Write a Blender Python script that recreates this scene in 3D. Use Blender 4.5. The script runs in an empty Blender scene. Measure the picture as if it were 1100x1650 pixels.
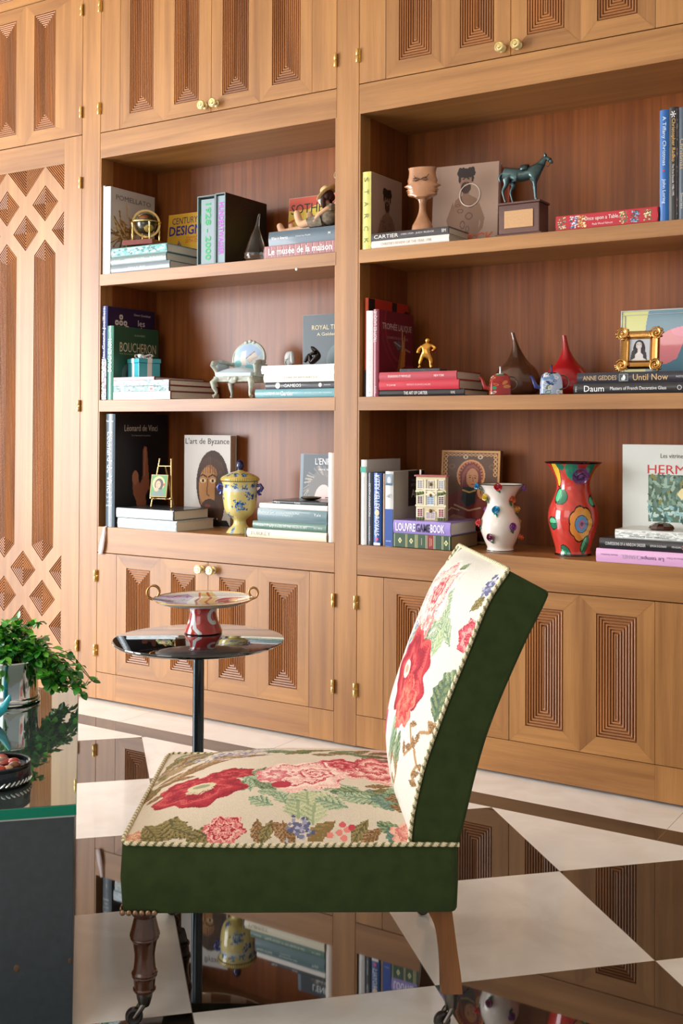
import bpy, bmesh, math, random
import numpy as np
from mathutils import Vector, Matrix
from mathutils.geometry import delaunay_2d_cdt
R = random.Random(7)
rad = math.radians
sc = bpy.context.scene
C = sc.collection

# ------------------------------------------------------------------ camera
YAW, PITCH, ROLL = rad(32.364), rad(0.767), rad(0.268)
cam_d = bpy.data.cameras.new('camera'); cam = bpy.data.objects.new('camera', cam_d); C.objects.link(cam)
fw = Vector((-math.sin(YAW)*math.cos(PITCH), math.cos(YAW)*math.cos(PITCH), math.sin(PITCH)))
r0 = Vector((math.cos(YAW), math.sin(YAW), 0)); u0 = r0.cross(fw)
cr, sr = math.cos(ROLL), math.sin(ROLL)
rr = r0*cr + u0*sr; uu = u0*cr - r0*sr
M = Matrix((rr, uu, -fw)).transposed().to_4x4(); M.translation = (0, -3.5703, 1.2)
cam.matrix_world = M
cam_d.sensor_fit = 'HORIZONTAL'; cam_d.sensor_width = 36; cam_d.lens = 36*1796.6/1100
cam_d.shift_y = -(825-664.84)/1100
cam_d.clip_start = .05
sc.camera = cam

# ------------------------------------------------------------------ light
w = bpy.data.worlds.new('world'); sc.world = w; w.use_nodes = True
w.node_tree.nodes['Background'].inputs[0].default_value = (1.0, .95, .90, 1)
w.node_tree.nodes['Background'].inputs[1].default_value = .48
def area(name, loc, target, sx, sy, power, color):
    l = bpy.data.lights.new(name, 'AREA'); l.shape = 'RECTANGLE'; l.size = sx; l.size_y = sy
    l.energy = power; l.color = color
    o = bpy.data.objects.new(name, l); C.objects.link(o); o.location = loc
    o.rotation_euler = (Vector(target)-Vector(loc)).to_track_quat('-Z', 'Y').to_euler()
    return o
area('window_light', (-7.2, -4.3, 1.5), (-1.6, -.3, 1.0), 3.0, 2.8, 510, (.95, .97, 1.0))
area('rear_window_light', (-2.2, -5.6, 2.0), (-2.0, 0, 1.2), 2.6, 2.0, 40, (1, .95, .9))
sc.view_settings.view_transform = 'Standard'; sc.view_settings.look = 'None'
sc.view_settings.exposure = 0.1; sc.view_settings.gamma = 1; sc.view_settings.use_curve_mapping = False

# ------------------------------------------------------------------ helpers
def lin(c):
    return tuple(((v/255)/12.92 if v/255 <= .04045 else ((v/255+.055)/1.055)**2.4) for v in c)
MATS = {}
def mat(name, c=(200,200,200), rough=.5, metal=0, coat=0, ior=1.45, bump=0, bscale=200, sheen=0, trans=0, var=0, vscale=20):
    if name in MATS: return MATS[name]
    m = bpy.data.materials.new(name); m.use_nodes = True; nt = m.node_tree; b = nt.nodes['Principled BSDF']
    b.inputs['Base Color'].default_value = (*lin(c), 1); b.inputs['Roughness'].default_value = rough
    b.inputs['Metallic'].default_value = metal; b.inputs['IOR'].default_value = ior
    b.inputs['Coat Weight'].default_value = coat; b.inputs['Coat Roughness'].default_value = .05
    b.inputs['Transmission Weight'].default_value = trans
    if sheen: b.inputs['Sheen Weight'].default_value = sheen; b.inputs['Sheen Roughness'].default_value = .4; b.inputs['Sheen Tint'].default_value = (*lin(c), 1)
    tc = nt.nodes.new('ShaderNodeTexCoord')
    if var:
        n = nt.nodes.new('ShaderNodeTexNoise'); n.inputs['Scale'].default_value = vscale; n.inputs['Detail'].default_value = 4
        nt.links.new(tc.outputs['Object'], n.inputs['Vector'])
        r = nt.nodes.new('ShaderNodeValToRGB'); L = lin(c)
        r.color_ramp.elements[0].position = .3; r.color_ramp.elements[1].position = .7
        r.color_ramp.elements[0].color = (*[v*(1-var) for v in L], 1); r.color_ramp.elements[1].color = (*[min(1, v*(1+var)) for v in L], 1)
        nt.links.new(n.outputs['Fac'], r.inputs[0]); nt.links.new(r.outputs[0], b.inputs['Base Color'])
    if bump:
        n = nt.nodes.new('ShaderNodeTexNoise'); n.inputs['Scale'].default_value = bscale; n.inputs['Detail'].default_value = 3
        nt.links.new(tc.outputs['Object'], n.inputs['Vector'])
        bp = nt.nodes.new('ShaderNodeBump'); bp.inputs['Strength'].default_value = bump; bp.inputs['Distance'].default_value = .002
        nt.links.new(n.outputs['Fac'], bp.inputs['Height']); nt.links.new(bp.outputs[0], b.inputs['Normal'])
    MATS[name] = m; return m
def cm(c, rough=.5, **k):
    return mat('col_%d_%d_%d_%d' % (*c, int(rough*100)), c, rough, **k)
def painted(name, rough=.5, coat=0, bump=0, bscale=700, sheen=0, metal=0):
    if name in MATS: return MATS[name]
    m = mat(name, (200,200,200), rough, coat=coat, bump=bump, bscale=bscale, sheen=sheen, metal=metal)
    nt = m.node_tree; a = nt.nodes.new('ShaderNodeAttribute'); a.attribute_name = 'Col'
    nt.links.new(a.outputs['Color'], nt.nodes['Principled BSDF'].inputs['Base Color']); return m
def wood(name, c1, c2, rough=.38, streak=26, coat=.0, fine=.12, fmix=.28, tone=.45):
    m = bpy.data.materials.new(name); m.use_nodes = True; nt = m.node_tree; b = nt.nodes['Principled BSDF']; N = nt.nodes.new; K = nt.links.new
    uv = N('ShaderNodeUVMap'); uv.uv_map = 'UVMap'
    def noise(sx, sy, scale, det, dist=0):
        mp = N('ShaderNodeMapping'); mp.inputs['Scale'].default_value = (sx, sy, 1); K(uv.outputs[0], mp.inputs[0])
        n = N('ShaderNodeTexNoise'); n.inputs['Scale'].default_value = scale; n.inputs['Detail'].default_value = det; n.inputs['Distortion'].default_value = dist
        K(mp.outputs[0], n.inputs['Vector']); return n
    a = noise(.9, streak, 1, 5, .6); f = noise(9, 300, 1, 3); g = noise(.7, 2.2, 1.4, 2)
    mx = N('ShaderNodeMix'); mx.inputs[0].default_value = fmix; K(a.outputs['Fac'], mx.inputs[2]); K(f.outputs['Fac'], mx.inputs[3])
    mx2 = N('ShaderNodeMix'); mx2.inputs[0].default_value = tone; K(mx.outputs[0], mx2.inputs[2]); K(g.outputs['Fac'], mx2.inputs[3])
    r = N('ShaderNodeValToRGB'); e = r.color_ramp.elements; e[0].position = .36; e[1].position = .62
    e[0].color = (*lin(c1), 1); e[1].color = (*lin(c2), 1)
    K(mx2.outputs[0], r.inputs[0]); K(r.outputs[0], b.inputs['Base Color'])
    b.inputs['Roughness'].default_value = rough; b.inputs['Coat Weight'].default_value = coat; b.inputs['Coat Roughness'].default_value = .25
    bp = N('ShaderNodeBump'); bp.inputs['Strength'].default_value = fine; bp.inputs['Distance'].default_value = .001
    K(f.outputs['Fac'], bp.inputs['Height']); K(bp.outputs[0], b.inputs['Normal'])
    MATS[name] = m; return m
W_ = wood('teak_veneer', (128,82,40), (176,124,69))
WD = wood('teak_shaded_veneer', (100,50,20), (146,84,40), rough=.30, streak=40)  # teak inside the shelves, its shade put into a darker, redder veneer colour
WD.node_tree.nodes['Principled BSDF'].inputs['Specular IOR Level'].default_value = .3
WF = wood('teak_fluting', (124,74,36), (170,110,60), rough=.34, fine=.0, fmix=.06, streak=10)
WALN = wood('dark_leg_wood', (26,11,5), (104,54,24), rough=.22, streak=18, coat=.5)
WREAR = wood('rear_leg_wood', (84,46,18), (150,96,48), rough=.35, streak=22)
PLW = wood('plinth_wood', (74,44,36), (104,66,54), rough=.45, streak=30)
BRASS = mat('brass', (232,200,130), .25, metal=1)
PALEBRASS = mat('pale_brass', (222,204,150), .28, metal=1, bump=.2, bscale=300)
GOLD = mat('gilt', (204,154,88), .27, metal=1, bump=.3, bscale=160)
CHROME = mat('chrome', (205,208,212), .08, metal=1)
STEEL = mat('dull_steel', (105,100,95), .35, metal=1)
VELVET = mat('green_velvet', (44,60,20), .9, sheen=.16, bump=.3, bscale=500, var=.18, vscale=30)
GLASS = mat('clear_glass', (250,250,250), .02, trans=1, ior=1.16, coat=.8)
PAGES = mat('page_block', (226,216,198), .7, bump=.25, bscale=900, var=.08, vscale=300)
PAPER = painted('printed_paper', .38)
GLAZE = painted('painted_glaze', .12, coat=.6)
NEEDLE = painted('needlepoint', .85, bump=.5, bscale=420)
CORD = painted('twisted_cord', .7)

def empty(name, label, cat, loc=(0,0,0), rot=(0,0,0), group=None):
    o = bpy.data.objects.new(name, None); C.objects.link(o); o.location = loc; o.rotation_euler = rot
    o.empty_display_size = .05
    o['label'] = label; o['category'] = cat
    if group: o['group'] = group
    return o
class MB:
    def __init__(s): s.v = []; s.f = []; s.uv = []; s.mi = []; s.tf = None
    def add(s, vs, fs, uvs=None, mi=0):
        n = len(s.v); s.v += [tuple(v) for v in vs]
        for i, f in enumerate(fs):
            s.f.append(tuple(n+k for k in f)); s.mi.append(mi)
            s.uv.append(uvs[i] if uvs else [(0, 0)]*len(f))
        return s
    def face(s, pts, grain='x', mi=0, ax=None):
        # flat board face with grain direction vector
        g = Vector({'x': (1,0,0), 'y': (0,1,0), 'z': (0,0,1)}[grain]) if isinstance(grain, str) else Vector(grain)
        P = [Vector(p) for p in pts]
        nrm = (P[1]-P[0]).cross(P[2]-P[0]).normalized(); c = nrm.cross(g)
        if c.length < 1e-3: g = Vector((1,0,0)) if abs(nrm.x) < .9 else Vector((0,1,0)); c = nrm.cross(g)
        ox, oy = R.uniform(0, 40), R.uniform(0, 40)
        s.add(P, [tuple(range(len(P)))], [[(p.dot(g)+ox, p.dot(c)+oy) for p in P]], mi); return s
    def box(s, x0, x1, y0, y1, z0, z1, grain='z', mi=0):
        v = [(x,y,z) for x in (x0,x1) for y in (y0,y1) for z in (z0,z1)]
        fs = [(0,1,3,2),(4,6,7,5),(0,4,5,1),(2,3,7,6),(0,2,6,4),(1,5,7,3)]
        gi = 'xyz'.index(grain); ox, oy = R.uniform(0, 40), R.uniform(0, 40); uvs = []
        for f in fs:
            d = [i for i in range(3) if len({round(v[k][i], 7) for k in f}) > 1]
            if len(d) < 2: d = [0, 1]
            a = gi if gi in d else d[0]; b = d[0] if d[1] == a else d[1]
            uvs.append([(v[k][a]+ox, v[k][b]+oy) for k in f])
        s.add(v, fs, uvs, mi); return s
    def lathe(s, prof, seg=32, mi=0, axis='z', cap=True, uvs=1):
        n = len(prof); vs = []
        for i, (r, z) in enumerate(prof):
            for k in range(seg):
                a = 2*math.pi*k/seg; x, y = r*math.cos(a), r*math.sin(a)
                vs.append((x,y,z) if axis == 'z' else ((x,z,y) if axis == 'y' else (z,x,y)))
        fs = []; uv = []
        for i in range(n-1):
            for k in range(seg):
                k2 = (k+1) % seg
                f = (i*seg+k, i*seg+k2, (i+1)*seg+k2, (i+1)*seg+k)
                if axis == 'y': f = f[::-1]
                fs.append(f); rr_ = prof[i][0] or .01
                t = [(prof[i][1], k/seg*.15), (prof[i][1], (k+1)/seg*.15), (prof[i+1][1], (k+1)/seg*.15), (prof[i+1][1], k/seg*.15)]
                uv.append(t if axis != 'y' else t[::-1])
        if cap:
            for i, rev in ((0, True), (n-1, False)):
                if prof[i][0] > 1e-5:
                    f = tuple(i*seg+k for k in range(seg)); f = f[::-1] if rev else f
                    fs.append(f); uv.append([(0, 0)]*seg)
        s.add(vs, fs, uv, mi); return s
    def tube(s, pts, rad_, seg=8, mi=0, closed=False):
        P = [Vector(p) for p in pts]; n = len(P); vs = []
        rs = rad_ if isinstance(rad_, (list, tuple)) else [rad_]*n
        up = None
        for i in range(n):
            if closed: t = (P[(i+1) % n]-P[i-1])
            else: t = P[min(i+1, n-1)]-P[max(i-1, 0)]
            t.normalize()
            if up is None:
                up = Vector((0,0,1)) if abs(t.z) < .9 else Vector((1,0,0))
            a = t.cross(up).normalized(); b = a.cross(t).normalized(); up = b
            for k in range(seg):
                q = 2*math.pi*k/seg; vs.append(P[i]+a*rs[i]*math.cos(q)+b*rs[i]*math.sin(q))
        fs = []
        m = n if closed else n-1
        for i in range(m):
            j = (i+1) % n
            for k in range(seg): fs.append((i*seg+k, i*seg+(k+1) % seg, j*seg+(k+1) % seg, j*seg+k))
        if not closed: fs += [tuple(range(seg))[::-1], tuple((n-1)*seg+k for k in range(seg))]
        s.add(vs, [f[::-1] for f in fs], None, mi); return s
    def sph(s, c, r, seg=16, rings=10, mi=0):
        rx, ry, rz = r if isinstance(r, (tuple, list)) else (r, r, r); vs = [(c[0], c[1], c[2]-rz)]
        for i in range(1, rings):
            a = math.pi*i/rings-math.pi/2
            for k in range(seg):
                q = 2*math.pi*k/seg; vs.append((c[0]+rx*math.cos(a)*math.cos(q), c[1]+ry*math.cos(a)*math.sin(q), c[2]+rz*math.sin(a)))
        vs.append((c[0], c[1], c[2]+rz)); fs = []
        for k in range(seg): fs.append((0, 1+(k+1) % seg, 1+k))
        for i in range(rings-2):
            for k in range(seg): fs.append((1+i*seg+k, 1+i*seg+(k+1) % seg, 1+(i+1)*seg+(k+1) % seg, 1+(i+1)*seg+k))
        T = len(vs)-1
        for k in range(seg): fs.append((T, T-seg+k, T-seg+(k+1) % seg))
        s.add(vs, fs, None, mi); return s
    def build(s, name, mats, parent=None, smooth=False, bevel=0, loc=None, rot=None, weld=False, angle=40):
        me = bpy.data.meshes.new(name); me.from_pydata(s.v, [], s.f)
        for m in (mats if isinstance(mats, (list, tuple)) else [mats]): me.materials.append(m)
        ul = me.uv_layers.new(name='UVMap')
        ul.data.foreach_set('uv', np.array([c for f in s.uv for c in f], dtype=np.float32).ravel())
        me.polygons.foreach_set('material_index', s.mi)
        if smooth:
            me.polygons.foreach_set('use_smooth', [True]*len(me.polygons))
            me.update()
            try: me.set_sharp_from_angle(angle=rad(angle))
            except Exception: pass
        me.update()
        o = bpy.data.objects.new(name, me); C.objects.link(o)
        if parent: o.parent = parent
        if loc: o.location = loc
        if rot: o.rotation_euler = rot
        if bevel:
            b = o.modifiers.new('bevel', 'BEVEL'); b.width = bevel; b.segments = 2; b.limit_method = 'ANGLE'
        return o
def tag(o, label, cat, group=None):
    o['label'] = label; o['category'] = cat
    if group: o['group'] = group
    return o
def struct(o): o['kind'] = 'structure'; return o
def skin(name, vs, edges, m, parent, sub=2, loc=None, rot=None, root=0, scale=1):
    me = bpy.data.meshes.new(name); me.from_pydata([(v[0]*scale, v[1]*scale, v[2]*scale) for v in vs], edges, [])
    me.materials.append(m); o = bpy.data.objects.new(name, me); C.objects.link(o); o.parent = parent
    sk = o.modifiers.new('skin', 'SKIN'); sk.use_smooth_shade = True
    for i, v in enumerate(vs):
        r = v[3]*scale; sv = me.skin_vertices[0].data[i]; sv.radius = (r, (v[4]*scale if len(v) > 4 else r)); sv.use_root = (i == root)
    sb = o.modifiers.new('sub', 'SUBSURF'); sb.levels = sub; sb.render_levels = sub
    if loc: o.location = loc
    if rot: o.rotation_euler = rot
    return o

# painter -----------------------------------------------------------
class Cv:
    def __init__(s, w, h, bg):
        s.w, s.h = w, h; s.a = np.zeros((h, w, 3)); s.a[:] = lin(bg); s.Y, s.X = np.mgrid[0:h, 0:w]+.5
        s.r = np.random.RandomState(w*31+h)
    def put(s, m, c, al=1): s.a[m] = s.a[m]*(1-al)+np.array(lin(c))*al
    def ell(s, cx, cy, rx, ry, c, rot=0, al=1, ring=None):
        dx, dy = s.X-cx, s.Y-cy; q = rad(rot); x = dx*math.cos(q)+dy*math.sin(q); y = -dx*math.sin(q)+dy*math.cos(q)
        d = (x/rx)**2+(y/ry)**2; m = d <= 1
        if ring: m &= d > (1-ring)**2
        s.put(m, c, al); return s
    def poly(s, pts, c, al=1):
        ins = np.zeros(s.X.shape, bool); n = len(pts)
        for i in range(n):
            x0, y0 = pts[i]; x1, y1 = pts[(i+1) % n]
            if y0 == y1: continue
            cnd = ((y0 > s.Y) != (y1 > s.Y)) & (s.X < (x1-x0)*(s.Y-y0)/(y1-y0)+x0); ins ^= cnd
        s.put(ins, c, al); return s
    def rect(s, x0, y0, x1, y1, c, al=1): s.put((s.X >= x0) & (s.X < x1) & (s.Y >= y0) & (s.Y < y1), c, al); return s
    def line(s, pts, wd, c, al=1):
        m = np.zeros(s.X.shape, bool)
        for (x0, y0), (x1, y1) in zip(pts[:-1], pts[1:]):
            L = max((x1-x0)**2+(y1-y0)**2, 1e-9); t = np.clip(((s.X-x0)*(x1-x0)+(s.Y-y0)*(y1-y0))/L, 0, 1)
            m |= (s.X-x0-t*(x1-x0))**2+(s.Y-y0-t*(y1-y0))**2 <= (wd/2)**2
        s.put(m, c, al); return s
    def noise(s, amp):
        s.a *= 1+amp*(s.r.rand(s.h, s.w, 1)-.5)*2; s.a = np.clip(s.a, 0, 1); return s
    def leaf(s, x, y, L, W, ang, cols):
        q = rad(ang); dx, dy = s.X-x, s.Y-y; a = (dx*math.cos(q)+dy*math.sin(q))/L; b = (-dx*math.sin(q)+dy*math.cos(q))/W
        jag = 1+.12*np.sin(a*26)
        m = (a > 0) & (a < 1) & (np.abs(b) < np.sin(np.clip(a, 0, 1)**.8*math.pi)*.5*jag)
        ph = ((a*5+np.abs(b)*3) % 1); n = s.r.rand(s.h, s.w)*.35
        idx = ((ph+n+(b > 0)*.35)*len(cols)/1.7).astype(int) % len(cols)
        for i, c in enumerate(cols): s.put(m & (idx == i), c)
        s.put(m & (np.abs(b) < .05), cols[0]); return s
    def rose(s, cx, cy, rx, ry, cols, rot=0, pet=6, seed=0, turns=3.0, heart=None):
        q = rad(rot); dx, dy = s.X-cx, s.Y-cy; x = (dx*math.cos(q)+dy*math.sin(q))/rx; y = (-dx*math.sin(q)+dy*math.cos(q))/ry
        th = np.arctan2(y, x); r = np.hypot(x, y)/(1+.1*np.cos(pet*th+seed)+.05*np.cos((2*pet+1)*th+seed*2)); m = r < 1
        ph = (r*turns+th/(2*math.pi)+.12*np.sin(pet*th*1.5+r*7+seed)) % 1; ph = np.clip(ph+(s.r.rand(s.h, s.w)-.5)*.3, 0, .999)
        idx = (ph*len(cols)).astype(int)
        for i, c in enumerate(cols): s.put(m & (idx == i), c)
        if heart:
            hm = (r < .3) & (s.r.rand(s.h, s.w) < 1.25-r*2); s.put(hm, heart)
        return s
def paint_mesh(name, cv, P, m, parent, smooth=True, nu=None, loc=None, rot=None, wrap=False, double=False):
    # cv cells -> one face each; P(u,v) gives the point
    w_, h_ = cv.w, cv.h
    U, V = np.meshgrid(np.linspace(0, 1, w_+1), np.linspace(0, 1, h_+1))
    pts = P(U.ravel(), V.ravel()); pts = np.stack([np.broadcast_to(np.asarray(p, float), U.ravel().shape) for p in pts], 1)
    idx = np.arange((w_+1)*(h_+1)).reshape(h_+1, w_+1)
    f = np.stack([idx[:-1, :-1], idx[:-1, 1:], idx[1:, 1:], idx[1:, :-1]], -1).reshape(-1, 4)
    me = bpy.data.meshes.new(name); me.vertices.add(len(pts)); me.vertices.foreach_set('co', pts.ravel())
    me.loops.add(f.size); me.loops.foreach_set('vertex_index', f.ravel().astype(np.int32))
    me.polygons.add(len(f)); me.polygons.foreach_set('loop_start', np.arange(0, f.size, 4, dtype=np.int32))
    me.update(calc_edges=True)
    if smooth: me.polygons.foreach_set('use_smooth', [True]*len(f))
    at = me.color_attributes.new('Col', 'FLOAT_COLOR', 'CORNER')
    col = np.repeat(np.concatenate([cv.a.reshape(-1, 3), np.ones((w_*h_, 1))], 1), 4, axis=0)
    at.data.foreach_set('color', col.ravel().astype(np.float32))
    me.materials.append(m); me.validate(); me.update()
    o = bpy.data.objects.new(name, me); C.objects.link(o); o.parent = parent
    if loc: o.location = loc
    if rot: o.rotation_euler = rot
    return o
def lathe_paint(name, prof, cv, m, parent, a0=0, loc=None, ribs=None):
    pr = np.array(prof, float); d = np.r_[0, np.cumsum(np.hypot(np.diff(pr[:, 0]), np.diff(pr[:, 1])))]; d /= d[-1]
    def P(u, v):
        r = np.interp(v, d, pr[:, 0]); z = np.interp(v, d, pr[:, 1]); a = a0+u*2*math.pi
        return r*np.cos(a), r*np.sin(a), z
    return paint_mesh(name, cv, P, m, parent, loc=loc)
def smoothprof(pts, n=8):
    out = []
    P = [pts[0]]+list(pts)+[pts[-1]]
    for i in range(1, len(P)-2):
        for k in range(n):
            t = k/n; a, b, c, d = P[i-1], P[i], P[i+1], P[i+2]
            out.append(tuple(.5*((2*b[j])+(-a[j]+c[j])*t+(2*a[j]-5*b[j]+4*c[j]-d[j])*t*t+(-a[j]+3*b[j]-3*c[j]+d[j])*t**3) for j in range(len(b))))
    out.append(tuple(pts[-1])); return out

# text -----------------------------------------------------------------
dg = None
def text(parent, s, o, u, v, width, height, c, name='title', rough=.5, bold=0, m=None):
    cu = bpy.data.curves.new('t', 'FONT'); cu.body = s; cu.size = 1; cu.resolution_u = 2; cu.offset = bold; cu.extrude = 0
    ob = bpy.data.objects.new('t', cu); C.objects.link(ob)
    bpy.context.view_layer.update(); dgr = bpy.context.evaluated_depsgraph_get()
    me = bpy.data.meshes.new_from_object(ob.evaluated_get(dgr)); me.name = name
    bpy.data.objects.remove(ob); bpy.data.curves.remove(cu)
    co = np.zeros(len(me.vertices)*3); me.vertices.foreach_get('co', co); co = co.reshape(-1, 3)
    mn, mx_ = co.min(0), co.max(0); cx, cy = (mn[:2]+mx_[:2])/2; kx = width/(mx_[0]-mn[0]); ky = height/(mx_[1]-mn[1])
    u = np.array(u, float); v = np.array(v, float); n_ = np.cross(u, v)
    q = (co[:, :1]-cx)*kx*u+(co[:, 1:2]-cy)*ky*v+np.array(o, float)+n_*.0005
    me.vertices.foreach_set('co', q.ravel()); me.materials.clear(); me.materials.append(m or cm(c, rough)); me.update()
    ob = bpy.data.objects.new(name, me); C.objects.link(ob); ob.parent = parent; return ob
# ------------------------------------------------------------------ floor, ceiling, wall
def floor_mat():
    m = bpy.data.materials.new('marble_checker'); m.use_nodes = True; nt = m.node_tree; N = nt.nodes.new; K = nt.links.new; b = nt.nodes['Principled BSDF']
    def mth(op, a, c=None, cl=False):
        n = N('ShaderNodeMath'); n.operation = op; n.use_clamp = cl
        for i, q in enumerate((a, c)):
            if q is None: continue
            if isinstance(q, (int, float)): n.inputs[i].default_value = q
            else: K(q, n.inputs[i])
        return n.outputs[0]
    g = N('ShaderNodeNewGeometry'); sp = N('ShaderNodeSeparateXYZ'); K(g.outputs['Position'], sp.inputs[0]); x, y = sp.outputs[0], sp.outputs[1]
    ts = .51968
    def crd(nx, ny, o): return mth('DIVIDE', mth('SUBTRACT', mth('ADD', mth('MULTIPLY', x, nx), mth('MULTIPLY', y, ny)), o), ts)
    A = crd(-.70317, -.71102, 1.27572); B = crd(-.71102, .70317, .31763)
    par = mth('MULTIPLY', mth('FRACT', mth('MULTIPLY', mth('ADD', mth('FLOOR', A), mth('FLOOR', B)), .5)), 2)   # 0 dark, 1 light
    # border strips along the bookcase
    st_light = mth('GREATER_THAN', y, -.20884); st_dark = mth('GREATER_THAN', y, -.31578)
    light = mth('MAXIMUM', st_light, mth('MULTIPLY', par, mth('SUBTRACT', 1, st_dark)))
    # joints
    def joint(c): f = mth('FRACT', c); return mth('LESS_THAN', mth('MINIMUM', f, mth('SUBTRACT', 1, f)), .0022)
    jt = mth('MULTIPLY', mth('MAXIMUM', joint(A), joint(B)), mth('SUBTRACT', 1, st_dark))
    xs = mth('DIVIDE', mth('ADD', x, .23), .74); jt = mth('MAXIMUM', jt, mth('MULTIPLY', mth('LESS_THAN', mth('FRACT', xs), .003), st_dark))
    n1 = N('ShaderNodeTexNoise'); n1.inputs['Scale'].default_value = 5; n1.inputs['Detail'].default_value = 8; n1.inputs['Distortion'].default_value = 1.2; K(g.outputs['Position'], n1.inputs['Vector'])
    r1 = N('ShaderNodeValToRGB'); r1.color_ramp.elements[0].color = (*lin((238,233,228)), 1); r1.color_ramp.elements[1].color = (*lin((248,245,242)), 1); r1.color_ramp.elements[0].position = .35; r1.color_ramp.elements[1].position = .6; K(n1.outputs['Fac'], r1.inputs[0])
    r2 = N('ShaderNodeValToRGB'); r2.color_ramp.elements[0].color = (*lin((16,13,12)), 1); r2.color_ramp.elements[1].color = (*lin((42,36,33)), 1); r2.color_ramp.elements[0].position = .4; r2.color_ramp.elements[1].position = .75; K(n1.outputs['Fac'], r2.inputs[0])
    mx = N('ShaderNodeMix'); mx.data_type = 'RGBA'; K(light, mx.inputs[0]); K(r2.outputs[0], mx.inputs[6]); K(r1.outputs[0], mx.inputs[7])
    m2 = N('ShaderNodeMix'); m2.data_type = 'RGBA'; K(mth('MULTIPLY', jt, .7), m2.inputs[0]); K(mx.outputs[2], m2.inputs[6]); m2.inputs[7].default_value = (*lin((120,104,90)), 1)
    K(m2.outputs[2], b.inputs['Base Color'])
    rg = mth('ADD', mth('MULTIPLY', light, .09), .025); K(rg, b.inputs['Roughness'])
    K(mth('SUBTRACT', 2.3, mth('MULTIPLY', light, .65)), b.inputs['IOR'])
    return m
f = MB().face([(-9,-8,0),(5,-8,0),(5,.45,0),(-9,.45,0)], 'x').build('floor', floor_mat()); struct(f)
PL = mat('cream_plaster', (236,228,214), .8, var=.03, vscale=3)
struct(MB().box(-9, 5, -8, .5, 3.26, 3.36, 'x').build('ceiling', PL))
struct(MB().box(-9, 5, .392, .5, 0, 3.26, 'x').build('wall_back', PL))

# ------------------------------------------------------------------ joinery
def inset(poly, flags, d):
    n = len(poly); out = []
    L = []
    for i in range(n):
        p, q = Vector(poly[i]), Vector(poly[(i+1) % n]); t = (q-p).normalized(); nn = Vector((-t.y, t.x)); L.append((p+nn*(d if flags[i] else 0), t))
    for i in range(n):
        (p, t), (q, s_) = L[i-1], L[i]; den = t.x*s_.y-t.y*s_.x
        if abs(den) < 1e-9: out.append(q.copy()); continue
        k = ((q.x-p.x)*s_.y-(q.y-p.y)*s_.x)/den; out.append(p+t*k)
    return out
def maxin(poly, flags):
    d = 0; 
    while d < .3:
        P = inset(poly, flags, d+.0004)
        n = len(P); ok = all((P[(i+1) % n]-P[i]).dot(Vector(poly[(i+1) % n])-Vector(poly[i])) > 0 for i in range(n))
        if not ok: return d
        d += .0004
    return d
def clip(poly, flags, axis, val, keep_less):
    out = []; fl = []; n = len(poly)
    ins = lambda p: (p[axis] <= val+1e-9) if keep_less else (p[axis] >= val-1e-9)
    for i in range(n):
        a, b = poly[i], poly[(i+1) % n]; fa = flags[i]
        if ins(a):
            out.append(a); fl.append(fa)
            if not ins(b):
                t = (val-a[axis])/(b[axis]-a[axis]); out.append(tuple(a[k]+(b[k]-a[k])*t for k in (0, 1))); fl.append(False)
        elif ins(b):
            t = (val-a[axis])/(b[axis]-a[axis]); out.append(tuple(a[k]+(b[k]-a[k])*t for k in (0, 1))); fl.append(fa)
    return out, fl
PITCHF = .00964
def flute(mb, poly, flags, Y=0.0, lim=None):
    # concentric reeded fluting: loops of the inset polygon at varying depth; poly is CCW in (x,z), seen from -Y
    dm = maxin(poly, flags); loops = [(0, 0)]; k = 0
    prof = [(.0, .008), (.30, .008), (.36, .0018), (.60, .0004), (.90, .0012), (.97, .0076)]
    while True:
        stop = False
        for s_, dp in prof:
            d = (k+s_)*PITCHF
            if d >= dm-1e-5: stop = True; break
            loops.append((max(d, 1e-5), dp))
        if stop: break
        k += 1
    loops.append((dm, .004))
    prev = None; ring = []
    for d, dp in loops:
        P = inset(poly, flags, d); ring.append([(p.x, Y+dp, p.y) for p in P])
    n = len(poly)
    for a, b in zip(ring[:-1], ring[1:]):
        for i in range(n):
            j = (i+1) % n; e = Vector((a[j][0]-a[i][0], 0, a[j][2]-a[i][2]))
            if e.length < 1e-6: continue
            g = e.normalized(); c = Vector((-g.z, 0, g.x)); ox = 3.7*i
            q = [Vector(p) for p in (a[i], a[j], b[j], b[i])]
            for ax, val, less in (lim or ()):
                o_ = []
                for t_ in range(len(q)):
                    p0, p1 = q[t_], q[(t_+1) % len(q)]; s0 = (p0[ax] <= val) == less; s1 = (p1[ax] <= val) == less
                    if s0: o_.append(p0)
                    if s0 != s1: o_.append(p0.lerp(p1, (val-p0[ax])/(p1[ax]-p0[ax])))
                q = o_
                if len(q) < 3: break
            if len(q) < 3: continue
            mb.add(q, [tuple(range(len(q)))], [[(p.dot(g)+ox, p.dot(c)+ox) for p in q]])
    if len(ring[-1]) >= 3 and not lim: mb.add(ring[-1], [tuple(range(n))], None)
def rect_poly(x0, x1, z0, z1): return [(x0, z0), (x1, z0), (x1, z1), (x0, z1)], [True]*4
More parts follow.
